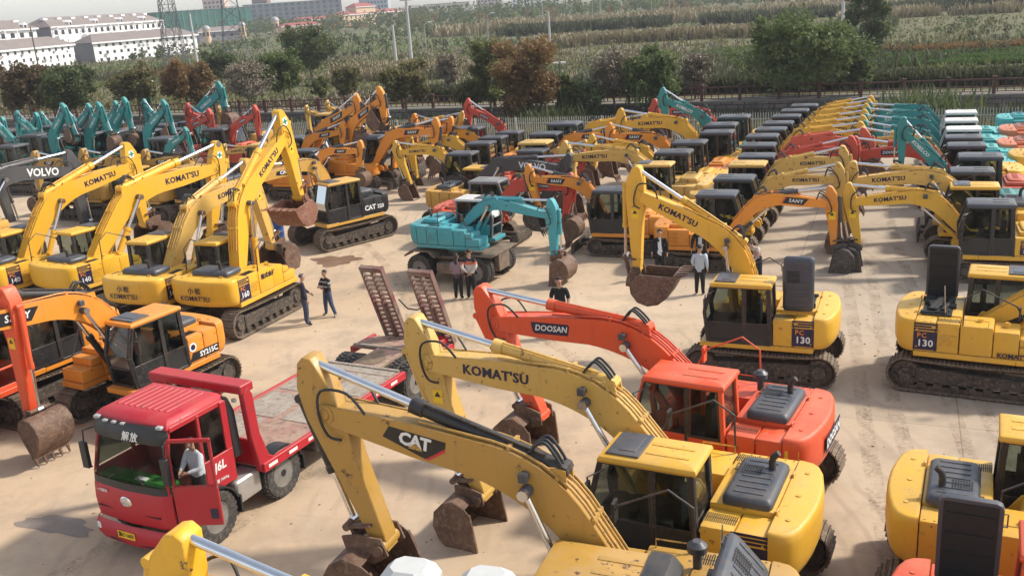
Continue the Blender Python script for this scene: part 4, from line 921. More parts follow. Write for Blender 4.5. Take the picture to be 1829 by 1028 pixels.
    mb.cyl(V3(li, y - sw * .8), V3(li, y + sw * .8), .06 * e, 8); mb.cyl(ear + Vector((0, -sw * .8, 0)), ear + Vector((0, sw * .8, 0)), .06 * e, 8)
    obj('bucket_link', mb, M[opt.get('bmat', 'rust')] if cls == 'L' else M['under'], root)
    if opt.get('bucket', True):
        obj('bucket', bucket_mb(pin, bk, bz, d['bkw'] * opt.get('bw', 1) * (k if cls == 'L' else k * 1.4)), M[opt.get('bmat', 'rust')], root, bevel=.006)
    # hydraulic pipes and hoses
    if near:
        mb = MB(); n0 = 4 if near == 2 else 2
        for j in range(n0):
            yy = y - hw * .75 + j * bw * .75 / max(1, n0 - 1)
            o1 = offs(path, [t + .035 + .01 * (j % 2) for t in tk]); mb.tube([V3(q, yy) for q in o1[1:8 + (j % 2) * 4]], .021, 6)
        for bi2 in (2, 5, 8):
            q = offs(path, [t + .03 for t in tk])[bi2]; mb.box(q[0] - .03, q[0] + .03, y - hw * .9, y + hw * .9, q[1] - .04, q[1] + .03)
        obj('hydraulic_pipe', mb, mat, boom)
        mb = MB()
        for j, yy in enumerate((-.09, .03, .12)):
            a0 = V3(offs(path, [t + .05 for t in tk])[7], y + yy); b0 = V3(Cb, y + yy) + Vector((0, 0, .1)); md = (a0 + b0) / 2 + Vector((nx * .22 * k, 0, nz * .22 * k)) + Vector((ux * .1, 0, uz * .1))
            mb = MB(); mb.tube(sm([a0, a0.lerp(md, .55) + Vector((0, 0, .05)), md, md.lerp(b0, .6) + Vector((0, 0, .03)), b0]), .024, 6); obj('hose', mb, M['rubber'], boom)
        s0 = V3(offs(path, [t * .9 for t in tk])[-2], y); s1 = V3(S_(-.35 * e, -.12 * e), y); s2 = V3(S_(.15 * e, .38 * e), y)
        for s in (-1, 1):
            dy = Vector((0, s * (hw + .035), 0)); mb = MB(); mb.tube(sm([s0 + dy * .8, s0.lerp(s1, .5) + dy + Vector((nx * .2, 0, nz * .2)), s1 + dy, V3(S_(-.05 * e, .02), y) + dy * 1.2, V3(S_(.3 * e, .05 * e), y) + dy, V3(S_(.42 * e, -.12 * e), y) + dy * .9]), .022, 6); obj('hose', mb, M['rubber'], boom)
        mb = MB(); lp = V3(lerp(K, P2, .05), y); mb.cyl(lp + Vector((0, hw, 0)), lp + Vector((0, hw + .10, 0)), .075, 10); mb.box(lp.x - .07, lp.x + .07, lp.y + hw + .06, lp.y + hw + .14, lp.z - .07, lp.z + .07)
        obj('work_lamp', mb, M['slate'], boom, bevel=.01)
    # lettering on both sides
    br = sc.get('brand')
    if br:
        T0 = lerp(K, P2, opt.get('txt', .56 if cls == 'L' else .5)); dr = Vector((P2[0] - K[0], 0, P2[1] - K[1])).normalized(); upv = Vector((-dr.z, 0, dr.x))
        if upv.z < 0: upv = -upv
        ts = k * 1.0
        for s in (-1, 1):
            X = dr * (-1 if s > 0 else 1); p = V3(T0, y + s * (hw + .0035)); Yv = upv if (X.cross(upv)).y * s > 0 else -upv
            brand_decal(br, boom, p, X, Yv, ts)
        if near == 2 and br != 'CAT':
            for s in (-1, 1):
                X = Vector((dx, 0, dz)); p = V3(S_(sl * .25, .05 * e), y + s * (sw / 2 + .004)); X2 = Vector((1, 0, 0)) * (-s); a_ = .11
                o = plate([(-a_, -.14), (a_, -.14), (a_, .14), (-a_, .14)], M['yellowdec'], stick, p, X2, (0, 0, 1), 'warning_label')
                tri = plate([(-.07, 0), (.07, 0), (0, .11)], M['blackdec'], stick, p + Vector((0, s * .004, 0)), X2, (0, 0, 1), 'warning_label')
        if opt.get('cross'):
            for s in (-1, 1):
                p = V3(S_(-.42 * e, .08 * e), y + s * (sw / 2 + .004)); X2 = Vector((dx, 0, dz)); Y2 = Vector((0, s, 0)).cross(X2)
                plate([(-.15, -.13), (.15, -.13), (.15, .13), (-.15, .13)], M['whitedec'], stick, p, X2, Y2, 'cross_label')
                a_, b_ = .11, .037
                plate([(-b_, -a_), (b_, -a_), (b_, -b_), (a_, -b_), (a_, b_), (b_, b_), (b_, a_), (-b_, a_), (-b_, b_), (-a_, b_), (-a_, -b_), (-b_, -b_)], M['greendec'], stick, p + Vector((0, s * .004, 0)), X2, Y2, 'cross_label')
    return boom, stick
def brand_decal(br, par, p, X, Y, k):
    k = k * dict(CAT=.56, DOOSAN=.70, SANY=.78, KOBELCO=.9).get(br, 1); Z = Vector(X).cross(Vector(Y)).normalized(); up = p + Z * .005
    if br == 'KOMATSU': lettering("KOMAT'SU", .25 * k, M['navy'], par, p, X, Y, .02, 0, 1.08, heavy=True)
    elif br == 'CAT':
        plate([(-.85 * k, -.10 * k), (-.7 * k, .22 * k), (.85 * k, .22 * k), (.85 * k, .05 * k), (.35 * k, -.38 * k)], M['blackdec'], par, p, X, Y)
        plate([(.85 * k, .05 * k), (.85 * k, -.05 * k), (.45 * k, -.38 * k), (.36 * k, -.38 * k)], M['reddec'], par, up, X, Y)
        lettering('CAT', .46 * k, M['whitedec'], par, up + Vector(X) * .02 + Z * .002, X, Y, .04, 0, .9)
        plate([(-.18 * k, -.2 * k), (.22 * k, -.2 * k), (.02 * k, -.02 * k)], M['cat'], par, up + Z * .006 + Vector(X) * .03, X, Y)
    elif br == 'DOOSAN':
        plate([(-.62 * k, -.12 * k), (-.55 * k, -.18 * k), (.55 * k, -.18 * k), (.62 * k, .1 * k), (.58 * k, .17 * k), (-.66 * k, .17 * k)], M['navy'], par, p, X, Y)
        lettering('DOOSAN', .25 * k, M['whitedec'], par, up, X, Y, .02, .2)
    elif br == 'SANY':
        plate([(-.75 * k, -.2 * k), (.45 * k, -.2 * k), (.72 * k, .2 * k), (-.55 * k, .2 * k)], M['blackdec'], par, p, X, Y)
        plate([(-.83 * k, -.2 * k), (-.77 * k, -.2 * k), (-.57 * k, .2 * k), (-.63 * k, .2 * k)], M['reddec'], par, p, X, Y)
        lettering('SANY', .30 * k, M['whitedec'], par, up, X, Y, .022, .1, 1.15)
    elif br == 'VOLVO': lettering('VOLVO', .42 * k, M['whitedec'], par, p, X, Y, .025)
    elif br == 'KOBELCO': lettering('KOBELCO', .30 * k, M['whitedec'], par, p, X, Y, .018, .2)

SCH = {
 'kom': dict(body='kom', boom='kom', roof='kom', cabf='black', hood='slate', brand='KOMATSU', cablow='black'),
 'kom_new': dict(body='kom_new', boom='kom_new', roof='kom_new', cabf='black', hood='slate', brand='KOMATSU', cablow='black'),
 'kom_pale': dict(body='kom', boom='kom_pale', roof='kom', cabf='black', hood='slate', brand='KOMATSU', cablow='black'),
 'kom_s': dict(body='kom', boom='kom', roof='slate', cabf='black', hood='kom', brand='KOMATSU', name='PC'),
 'komp_s': dict(body='kom_pale', boom='kom_pale', roof='kom_pale', cabf='black', hood='kom_pale', brand='KOMATSU'),
 'sany': dict(body='sany', boom='sany', roof='sany', cabf='black', hood='slate', brand='SANY', barrel='black', cablow='black'),
 'sany_s': dict(body='sany', boom='sany', roof='slate', cabf='black', hood='sany', brand='SANY', barrel='slate'),
 'sanyy_s': dict(body='sany_y', boom='sany_y', roof='slate', cabf='black', hood='sany_y', brand='SANY', barrel='slate'),
 'cat': dict(body='cat', boom='cat', roof='cat', cabf='black', hood='slate', brand='CAT', barrel='black', cw='cat', cablow='black'),
 'cat_b': dict(body='black', boom='cat2', roof='cat2', cabf='black', hood='slate', brand='CAT', barrel='black', cw='black', plat='cat2'),
 'doosan': dict(body='doosan', boom='doosan', roof='doosan', cabf='doosan', hood='slate', brand='DOOSAN', cablow='doosan'),
 'red_s': dict(body='oldred', boom='red', roof='kgrey', cabf='kgrey', hood='oldred', brand='DOOSAN'),
 'redk_s': dict(body='oldred', boom='red', roof='slate', cabf='black', hood='oldred', brand='DOOSAN'),
 'teal': dict(body='teal', boom='teal', roof='slate', cabf='black', hood='teal', brand='KOBELCO'),
 'tealw': dict(body='turq', boom='teal', roof='white', cabf='white', hood='turq', brand='KOBELCO'),
 'volvo': dict(body='cat2', boom='volvo', roof='kom', cabf='black', hood='slate', brand='VOLVO', cw='cat2', barrel='volvo', cablow='black'),
 'komp_k': dict(body='kom', boom='kom_pale', roof='slate', cabf='black', hood='kom', brand='KOMATSU'),
 'komt_k': dict(body='turq', boom='teal', roof='slate', cabf='black', hood='turq', brand='KOBELCO'),
 'teal_w': dict(body='teal_w', boom='teal_w', roof='white', cabf='kgrey', hood='teal_w', brand=None),
 'orange_k': dict(body='salmon', boom='oldred', roof='slate', cabf='black', hood='salmon', brand=None),
}
def excavator(name, cls, s, sk, xy, phi, P2=None, P4=None, bk=-100, label='', group='excavators parked in the yard', near=1, **opt):
    d = DIM[cls]; sc = SCH[sk]; root = thing(name, label, 'excavator', (xy[0], xy[1], opt.get('lift', 0)), R(phi), group, s)
    bodym = M[sc['body']]; gy = d['gauge'] / 2
    if opt.get('wheels'): wheel_base(root, opt.get('lift', 0) / s)
    else:
        dz = opt.get('turn', 0)
        for sg in (-1, 1):
            t = link('track', cached(('track', cls), lambda: track_mesh(cls)), root); a = R(dz); t.location = (-math.sin(a) * sg * gy, math.cos(a) * sg * gy, .045); t.rotation_euler = (0, 0, a)
            link('track_frame', cached(('tframe', cls), lambda: frame_mesh(cls)), t)
        def um():
            mb = MB(); mb.box(-d['tl'] * .18, d['tl'] * .18, -gy + .1, gy - .1, d['th'] * .38, d['th'] * .85); return mb.mesh('undercarriage', M['under'], bevel=.03)
        u = link('undercarriage', cached(('und', cls), um), root); u.rotation_euler = (0, 0, R(dz))
        if d['blade'] and opt.get('blade', True):
            def bm_():
                mb = MB(); mb.prism_y([(1.95, .06), (2.0, .06), (2.03, .2), (2.0, .42), (1.94, .5), (1.9, .42), (1.92, .2)], -1.02, 1.02)
                for sgn in (-1, 1): mb.beam((1.92, sgn * .35, .28), (.7, sgn * .3, .36), .1, .12)
                return mb.mesh('dozer_blade', M['under'], bevel=.008)
            b_ = link('dozer_blade', cached(('blade', cls), bm_), root); b_.rotation_euler = (0, 0, R(dz))
    pm = sc.get('plat', sc['body'])
    link('platform', cached(('plat', cls, pm), lambda: platform_mesh(cls, M[pm])), root)
    cwk = sc.get('cw', sc['body'])
    cw = link('counterweight', cached(('cw', cls, cwk), lambda: cw_mesh(cls, M[cwk], None)), root)
    hs = link('engine_housing', cached(('hs', cls, sc['body']), lambda: housing_mesh(cls, bodym)), root)
    hd = link('engine_hood', cached(('hood', cls, sc['hood']), lambda: hood_mesh(cls, M[sc['hood']])), root)
    hx = hood_rect(cls); hz = d['top'] + (.045 if cls == 'L' else .07)
    hd.location = (0, 0, hz)
    if opt.get('hood_open'):                            # hinged at its rear edge or side
        ax, ang = opt['hood_open']; a = R(ang)
        if ax == 'y': hd.matrix_local = Matrix.Translation((0, hx[3], hz)) @ Matrix.Rotation(-a, 4, 'X') @ Matrix.Translation((0, -hx[3], 0))
        elif ax == '-y': hd.matrix_local = Matrix.Translation((0, hx[2], hz)) @ Matrix.Rotation(a, 4, 'X') @ Matrix.Translation((0, -hx[2], 0))
        elif ax == 'x': hd.matrix_local = Matrix.Translation((hx[1], 0, hz)) @ Matrix.Rotation(a, 4, 'Y') @ Matrix.Translation((-hx[1], 0, 0))
        else: hd.matrix_local = Matrix.Translation((hx[0], 0, hz)) @ Matrix.Rotation(-a, 4, 'Y') @ Matrix.Translation((-hx[0], 0, 0))
        mb = MB(); rr = random.Random(3)
        for i in range(14):
            x, y_ = rr.uniform(hx[0] + .15, hx[1] - .15), rr.uniform(hx[2] + .15, hx[3] - .15); a_, b_ = rr.uniform(.06, .2), rr.uniform(.05, .16); mb.box(x - a_, x + a_, y_ - b_, y_ + b_, hz - .02, hz + rr.uniform(.03, .14))
        for i in range(6): x = rr.uniform(hx[0] + .2, hx[1] - .2); mb.cyl((x, hx[2] + .2, hz + .1), (x + .2, hx[3] - .25, hz + .12), .04, 8)
        mb.box(hx[0] + .04, hx[1] - .04, hx[2] + .04, hx[3] - .04, hz - .03, hz + .012)
        obj('engine', mb, M['grille'], root, bevel=.01)
        mb = MB(); mb.tube([(hx[1] - .2, hx[2] + .12, hz), (hx[1] - .25, hx[2] + .1, hz + .8)], .012, 5); obj('hood_prop', mb, M['chrome'], root)
    if near:
        if cls == 'L':
            gm = cached('hoodgrid', lambda: grid_mesh(.34, .34, 8, 8).mesh('hood_grille', M['grille'], smooth=0))
            g = link('hood_grille', gm, hd); g.location = (-.84, -.30, .192)
            if near == 2 and opt.get('hood_open'):
                pass
            for va, vb, vz in ((-1.22, -.95, .001), (.86, 1.14, -.048)):
                mb = MB()
                for i in range(16): mb.box(-.90 + i * .034, -.884 + i * .034, va, vb, d['top'] + vz, d['top'] + vz + .005)
                mb.box(-.905, -.37, va + .13, va + .14, d['top'] + vz - .001, d['top'] + vz + .004)
                obj('vent', mb, M['grille'], hs, smooth=0)
        if not opt.get('hood_open') and cls == 'L':
            mb = MB(); mb.cyl((-1.15, -.42, hz + .2), (-1.15, -.42, hz + .34), .06, 10); mb.tube([(-1.15, -.42, hz + .32), (-1.17, -.42, hz + .42), (-1.26, -.42, hz + .5)], [.06, .06, .055], 10); obj('exhaust_pipe', mb, M['black'], root)
        if sk in ('doosan', 'cat') and cls == 'L':
            mb = MB(); mb.cyl((-.42, -.85, d['top']), (-.42, -.85, d['top'] + .35), .07, 12); mb.cyl((-.42, -.85, d['top'] + .28), (-.42, -.85, d['top'] + .38), .15, 16); mb.cyl((-.42, -.85, d['top'] + .38), (-.42, -.85, d['top'] + .45), .15, 16, .07); obj('air_intake', mb, M['slate'], root)
    # cab
    lowm = sc.get('cablow', sc['body'] if cls == 'L' else 'black')
    cab = link('cab', cached(('cab', cls, sc['cabf'], lowm), lambda: cab_mesh(cls, M[sc['cabf']], M[lowm])), root)
    link('cab_roof', cached(('roof', cls, sc['roof']), lambda: roof_mesh(cls, M[sc['roof']])), cab)
    if cls == 'L' and sk not in ('doosan', 'cat'): link('roof_hatch', cached(('hatch', cls), lambda: hatch_mesh(cls, M['slate'])), cab)
    if sk == 'cat' and near == 2:
        bx = d['cab']; mb = MB(); mb.prism_y([(bx[0] - .10, bx[5] - .55), (bx[0] + .06, bx[5] - .10), (bx[0] + .30, bx[5] + .025), (bx[0] - .02, bx[5] + .015), (bx[0] - .16, bx[5] - .15)], bx[2] - .03, bx[3] + .05); rp = obj('roof_spoiler', mb, M['black'], cab, bevel=.03, seg=2)
        lettering('CATERPILLAR', .12, M['whitedec'], rp, (bx[0] - .143, (bx[2] + bx[3]) / 2, bx[5] - .33), (0, -1, 0), (.1, 0, 1), .02)
    gl = 'glass' if near else 'glass_dark'
    for pm_ in cached(('panes', cls, gl), lambda: pane_meshes(cls, M[gl])): link(pm_.name.split('.')[0], pm_, cab)
    link('seat', cached(('seat', cls), lambda: seat_mesh(cls)), cab)
    x0, x1, y0, y1, z0, z1 = d['cab']
    if near:
        mb = MB(); mb.tube([(x1 - .3, y1 + .02, z1 - .25), (x1 - .1, y1 + .28, z1 - .3), (x1 - .08, y1 + .28, z0 + .6), (x1 - .3, y1 + .03, z0 + .5)], .017, 6); mb.box(x1 - .11, x1 - .06, y1 + .18, y1 + .36, z1 - .75, z1 - .40); obj('mirror', mb, M['black'], cab)
        if cls == 'L':
            mb = MB(); t1 = d['top'] - .03; mb.tube([(-.3, -1.28, t1), (-.28, -1.28, t1 + .75), (.1, -1.28, t1 + 1.0), (.9, -1.28, t1 + .62), (1.35, -1.28, 1.75)], .02, 6); mb.box(.95, 1.0, -1.45, -1.25, t1 + .3, t1 + .65)
            obj('handrail', mb, M['doosan' if sk == 'doosan' else 'black'], root)
    # side panel lettering
    nm = opt.get('panel')
    if nm:
        for s_ in (-1, 1):
            y = s_ * (d['bw'] + .004); X = (-s_, 0, 0); px = (-1.17 if cls == 'L' else -.62); pz = d['pz'] + .56 if cls == 'L' else d['pz'] + .42; h_ = .36 if cls == 'L' else .22; w_ = .29 if cls == 'L' else .17
            plate([(-w_, -h_), (w_, -h_), (w_, h_ * .42), (-w_, h_ * .42)], M['navy'], hs, (px, y, pz), X, (0, 0, 1))
            for q in (.52, .72, .92): plate([(-w_, h_ * q), (w_, h_ * q), (w_, h_ * (q + .13)), (-w_, h_ * (q + .13))], M['navy'], hs, (px, y, pz), X, (0, 0, 1))
            lettering(nm[0], h_ * .52, M['orangedec'], hs, (px + s_ * w_ * .3, y + s_ * .005, pz + h_ * .1), X, (0, 0, 1), .012, 0, 1.15)
            lettering(nm[1], h_ * .72, M['whitedec'], hs, (px, y + s_ * .005, pz - h_ * .5), X, (0, 0, 1), .022, 0, 1.05)
    tx = -d['tail'] - .012
    if opt.get('ctail'):
        lettering('小松', .24, M['navy'], cw, (tx - .02, .05, 1.72), (0, -1, 0), (0, 0, 1), .02, 0, 1.5); lettering("KOMAT'SU", .24, M['navy'], cw, (tx - .02, .05, 1.46), (0, -1, 0), (0, 0, 1), .02, 0, 1.08)
    if opt.get('tail'):
        plate([(-.6, -.17), (.6, -.17), (.6, .17), (-.6, .17)], M['navy'], cw, (tx - .004, -.2, 1.6), (0, -1, 0), (0, 0, 1)); lettering('DOOSAN', .26, M['whitedec'], cw, (tx - .012, -.2, 1.6), (0, -1, 0), (0, 0, 1), .035)
        plate([(-.13, -.2), (.13, -.2), (.13, .2), (-.13, .2)], M['yellowdec'], cw, (-1.62, d['bw'] - .02, 1.62), (-1, -.25, 0), (0, 0, 1), 'warning_label')
    if opt.get('catside'):
        for s_ in (-1, 1):
            y = s_ * (d['bw'] + .006); lettering('CAT', .30, M['whitedec'], hs, (-.72, y, 1.52), (-s_, 0, 0), (0, 0, 1), .04); lettering('320', .24, M['whitedec'], hs, (-1.28, y, 1.50), (-s_, 0, 0), (0, 0, 1), .035)
    if opt.get('sy'):
        for s_ in (-1, 1):
            y = s_ * (d['bw'] + .006); plate([(-.62, -.12), (.45, -.12), (.45, .12), (-.5, .12)], M['blackdec'], hs, (-.98, y, 1.38), (-s_, 0, 0), (0, 0, 1)); lettering('SY215C', .2, M['whitedec'], hs, (-1.05, y + s_ * .006, 1.38), (-s_, 0, 0), (0, 0, 1), .035)
            plate([(.13 * math.cos(i * .524), .13 * math.sin(i * .524)) for i in range(12)], M['whitedec'], hs, (-.52, y, 1.66), (-s_, 0, 0), (0, 0, 1), 'round_label'); plate([(.08 * math.cos(i * .524), .08 * math.sin(i * .524)) for i in range(12)], M['navy'], hs, (-.52, y + s_ * .005, 1.66), (-s_, 0, 0), (0, 0, 1), 'round_label')
    sl = opt.get('side')
    if sl:
        for s_, x_, z_, sz, mt, sd_ in sl: lettering(s_, sz, M[mt], hs, (x_, sd_ * (d['bw'] + .012), z_), (-sd_, 0, 0), (0, 0, 1), .035)
    # boom
    F = d['foot']
    if opt.get('noboom'): return root
    if P2 is None: P2 = (F[0] + 4.7, F[2] + 1.6) if cls == 'L' else (F[0] + 3.0, F[2] + 1.2)
    if P4 is None: P4 = (P2[0] - .3, P2[1] - 2.3) if cls == 'L' else (P2[0] - .2, P2[1] - 1.4)
    boom_parts(root, cls, sc, F, P2, P4, bk, near, opt)
    return root
def tyre(parent, p, r, w, name='wheel'):
    def mk():
        mb = MB(); prof = [(r * .58, -w * .42), (r * .80, -w * .5), (r * .95, -w * .47), (r, -w * .36), (r, w * .36), (r * .95, w * .47), (r * .80, w * .5), (r * .58, w * .42)]
        n = 28; mb.loft([[(a * math.cos(6.2832 * i / n), b, a * math.sin(6.2832 * i / n)) for a, b in prof] for i in range(n + 1)], cap=False)
        for i in range(n):
            for s in (-1, 1):
                a = 6.2832 * (i + .25 * (s + 1)) / n; c, q = math.cos(a), math.sin(a); mb.obox((c * r * 1.005, s * w * .21, q * r * 1.005), (c * .018, 0, q * .018), (0, w * .17, 0), (-q * r * .07, 0, c * r * .07))
        return mb.mesh('tyre', M['tyre'], smooth=40)
    def rim():
        mb = MB(); n = 20
        for s in (-1, 1):
            prof = [(r * .60, s * w * .40), (r * .56, s * w * .44), (r * .50, s * w * .25), (r * .30, s * w * .18), (r * .26, s * w * .38), (r * .12, s * w * .42), (.001, s * w * .42)]
            mb.loft([[(a * math.cos(6.2832 * i / n), b, a * math.sin(6.2832 * i / n)) for a, b in prof] for i in range(n + 1)], cap=False)
            for i in range(10): a = 6.2832 * i / 10; mb.cyl((r * .38 * math.cos(a), s * w * .2, r * .38 * math.sin(a)), (r * .38 * math.cos(a), s * w * .27, r * .38 * math.sin(a)), r * .035, 6); a += .314; mb.cyl((r * .43 * math.cos(a), s * w * .2, r * .43 * math.sin(a)), (r * .43 * math.cos(a), s * w * .255, r * .43 * math.sin(a)), r * .055, 8, mi=1)
            mb.cyl((0, s * w * .3, 0), (0, s * w * .44, 0), r * .14, 12, mi=1)
        return mb.mesh('rim', [cached('rimmat', lambda: steel_dirty('wheel_rim', (.14, .135, .13), (.24, .23, .21), (.20, .16, .12), .6, 5)), M['grille']], smooth=30)
    o = link(name, cached(('tyre', r, w), mk), parent); o.location = p; link('rim', cached(('rim', r, w), rim), o); return o
def wheel_base(root, lift):
    z = lambda v: v - lift
    mb = MB(); mb.box(-1.75, 1.75, -.42, .42, z(.66), z(1.06)); mb.box(-1.1, 1.1, -1.0, 1.0, z(1.06), z(1.16)); mb.cyl((0, 0, z(1.16)), (0, 0, 1.05), .62, 24)
    for x in (-1.35, 1.35): mb.beam((x, -1.1, z(.62)), (x, 1.1, z(.62)), .2)
    for s in (-1, 1): mb.prism_y([(-2.2, z(1.20)), (-1.8, z(1.46)), (-.85, z(1.46)), (-.55, z(1.18)), (-.6, z(1.14)), (-.9, z(1.40)), (-1.75, z(1.40)), (-2.15, z(1.14))], s * .70, s * 1.40)
    mb.box(.9, 2.25, -1.25, 1.25, z(1.28), z(1.36)); mb.box(1.95, 2.2, -.5, .5, z(.5), z(1.28))
    for s in (-1, 1): mb.box(-.5, .5, s * 1.2 - .2, s * 1.2 + .2, z(.55), z(.95))
    obj('undercarriage', mb, M['shoe'], root, bevel=.02)
    for x in (-1.45, 1.45):
        for s in (-1, 1):
            for k in (0, 1): tyre(root, (x, s * (1.22 - k * .36), z(.62)), .62, .31)
# ================================================================ the machines (metres, degrees)
excavator('excavator', 'L', 0.93, 'cat', (1.61, 10.81), 157, (5.038, 4.374), (4.335, 2.179), -110, 'tan excavator at the bottom centre with black and red plate on its boom', near=2, hood_open=('-x', 48), group='large excavators in the foreground')
excavator('excavator', 'L', 0.93, 'kom_pale', (2.81, 13.77), 152, (5.303, 3.688), (4.362, 0.952), -98, 'pale yellow excavator between the tan boom and the orange-red excavator', near=2, panel=('PC', '200'), bs=0.85, group='large excavators in the foreground')
excavator('excavator', 'L', 0.93, 'doosan', (3.98, 16.72), 149, (5.441, 3.19), (4.428, 0.997), -95, 'bright orange-red excavator with orange cab, in the middle of the foreground row', near=2, tail=True, knee=(0.4, 0.185), group='large excavators in the foreground')
excavator('excavator', 'L', 0.88, 'kom', (6.39, 22.81), 156, (3.702, 5.142), (3.77, 2.834), 182, 'yellow excavator with ribbed hood standing upright behind its cab and bucket held level', near=2, panel=('PC', '130'), hood_open=('y', 88), bw=0.95, group='large excavators in the foreground')
excavator('excavator', 'L', 0.88, 'kom', (10.94, 21.12), -29, (4.6, 2.3), (4.6, 0.5), -100, 'yellow excavator at right with raised black hood showing its engine, number 130 on side', near=2, panel=('PC', '130'), hood_open=('y', 84), side=[("KOMAT'SU", 0.95, 1.28, 0.17, 'navy', -1)], group='large excavators in the foreground')
excavator('excavator', 'L', 0.9, 'kom', (7.41, 12.73), -27, (4.6, 2.3), (4.6, 0.5), -100, 'yellow excavator at bottom right with closed slatted grey hood', near=2, group='large excavators in the foreground')
excavator('excavator', 'L', 0.9, 'doosan', (6.08, 9.63), -27, (4.6, 2.3), (4.6, 0.5), -100, 'orange-red excavator in the bottom right corner with its black hood raised', near=2, hood_open=('y', 80), group='large excavators in the foreground')
excavator('excavator', 'L', 0.93, 'kom_new', (0.77, 7.14), 157, (5.384, 3.796), (5.941, 1.563), -100, 'yellow excavator whose boom tip enters at the bottom left', near=2, group='large excavators in the foreground')
excavator('excavator', 'L', 0.95, 'doosan', (-14.35, 22.10), -28, (3.746, 3.742), (3.673, 1.025), -62, 'orange-red arm with toothed rusty bucket at the left edge beside the red truck', near=2, txt=0.2, bs=0.82, bw=1.05, group='large excavators in the foreground')
excavator('excavator', 'L', 0.92, 'kom_new', (-8.96, 29.93), 66, (3.835, 6.084), (4.317, 3.586), 190, 'yellow excavator with boom folded into a high peak beside the two standing men', near=2, panel=('PC', '160'), cross=True, bs=0.85, bmat='rustred', side=[('株式会社', 0.15, 1.75, 0.2, 'navy', -1)], ctail=True, group='yellow excavators in the left row')
excavator('excavator', 'L', 0.92, 'kom_pale', (-11.47, 30.75), 66, (5.398, 4.064), (6.134, 1.107), -100, 'yellow excavator directly left of the one with the high peaked boom', near=2, panel=('PC', '160'), ctail=True, group='yellow excavators in the left row')
excavator('excavator', 'L', 0.9, 'kom_new', (-15.06, 33.29), 58, (7.013, 4.217), (6.245, 1.283), -100, 'yellow excavator third from right in the left row, with green cross on arm', near=2, panel=('PC', '140'), cross=True, group='yellow excavators in the left row')
excavator('excavator', 'L', 0.9, 'kom_new', (-17.85, 33.89), 60, (6.105, 4.556), (6.318, 1.841), -100, 'yellow excavator cut by the left edge, its boom in front of a dark grey boom', near=2, panel=('PC', '140'), cross=True, group='yellow excavators in the left row')
excavator('excavator', 'L', 0.95, 'volvo', (-24.60, 42.15), 62, (6.718, 2.951), (6.881, -0.431), -100, 'excavator with dark grey boom and white lettering near the left edge', near=1, group='machines behind the left row')
excavator('excavator', 'L', 0.95, 'volvo', (-29.24, 44.83), 62, (5.949, 2.55), (6.51, -0.824), -100, 'excavator with dark grey boom cut off by the left edge', near=1, group='machines behind the left row')
excavator('excavator', 'L', 0.95, 'cat_b', (-7.14, 40.47), 222, (4.014, 3.471), (4.55, 0.96), -100, 'black and yellow excavator with wide dirty tracks, standing behind the peaked yellow boom', near=2, catside=True, knee=(0.4, 0.36), group='machines behind the left row')
excavator('excavator', 'L', 0.95, 'cat', (-21.45, 50.03), 157, (4.141, 2.975), (4.294, 1.066), -100, 'tan excavator farthest left of the three with black cylinders behind the left row', near=1, group='machines behind the left row')
excavator('excavator', 'L', 0.95, 'cat', (-17.92, 48.38), 157, (4.469, 3.059), (4.636, 1.143), -100, 'tan excavator in the middle of the three with black cylinders behind the left row', near=1, group='machines behind the left row')
excavator('excavator', 'L', 0.95, 'cat', (-14.48, 47.39), 157, (4.307, 2.944), (4.492, 1.096), -100, 'tan excavator farthest right of the three with black cylinders behind the left row', near=1, group='machines behind the left row')
excavator('excavator', 'L', 0.93, 'sany', (-9.58, 23.30), 240, (5.0, 3.9), (5.6, 1.5), -100, 'orange excavator with grey roof hatch just behind the red truck cab', near=2, sy=True, group='machines behind the left row')
excavator('excavator', 'L', 0.93, 'sany', (-12.99, 25.00), 240, (4.9, 1.9), (5.4, 0.5), -100, 'orange excavator mostly hidden left of the one behind the red truck', near=2, group='machines behind the left row')
excavator('wheeled_excavator', 'L', 0.8, 'teal_w', (-1.75, 33.48), -28, (4.625, 2.428), (4.646, 0.573), -95, 'turquoise wheeled excavator with white cab and dual tyres', near=2, wheels=True, lift=0.45, knee=(0.36, 0.22), fat=0.85, bs=1.0, group='small machines in the centre columns')
excavator('excavator', 'S', 1.0, 'red_s', (-1.26, 38.52), -25, (4.178, 2.357), (3.92, 1.049), -80, 'red small excavator with grey cab right behind the turquoise wheeled machine', near=1, group='small machines in the centre columns')
excavator('excavator', 'L', 0.85, 'volvo', (-1.70, 41.77), -25, (5.366, 3.053), (3.605, 0.586), -100, 'yellow-bodied excavator with dark grey boom behind the turquoise wheeled machine', near=1, bmat='darkbucket', group='small machines in the centre columns')
excavator('excavator', 'S', 1.0, 'redk_s', (0.90, 45.73), -25, (3.14, 2.201), (2.799, 0.947), -100, 'red small excavator behind the dark grey boom, facing right', near=1, group='small machines in the centre columns')
excavator('excavator', 'S', 1.1, 'komp_s', (1.04, 46.66), -23, (2.934, 2.256), (2.986, 1.177), -100, 'pale yellow small excavator facing right with curved boom before the fence hedge', near=1, group='small machines in the centre columns')
excavator('excavator', 'S', 1.1, 'sany_s', (1.69, 49.46), -23, (3.746, 2.419), (3.577, 1.471), -100, 'orange small excavator facing right beyond the pale yellow curved boom', near=1, group='small machines in the centre columns')
excavator('excavator', 'S', 1.2, 'kom_s', (2.75, 51.00), -23, (4.102, 2.382), (3.91, 1.69), -100, 'yellow small excavator facing right nearest the picket fence in the centre', near=1, group='small machines in the centre columns')
excavator('excavator', 'S', 1.0, 'kom_s', (-1.39, 47.00), 157, (4.267, 2.441), (3.796, 0.847), -110, 'small yellow excavator with black cab at the open lane, bucket hanging down', near=1, group='small machines in the centre columns')
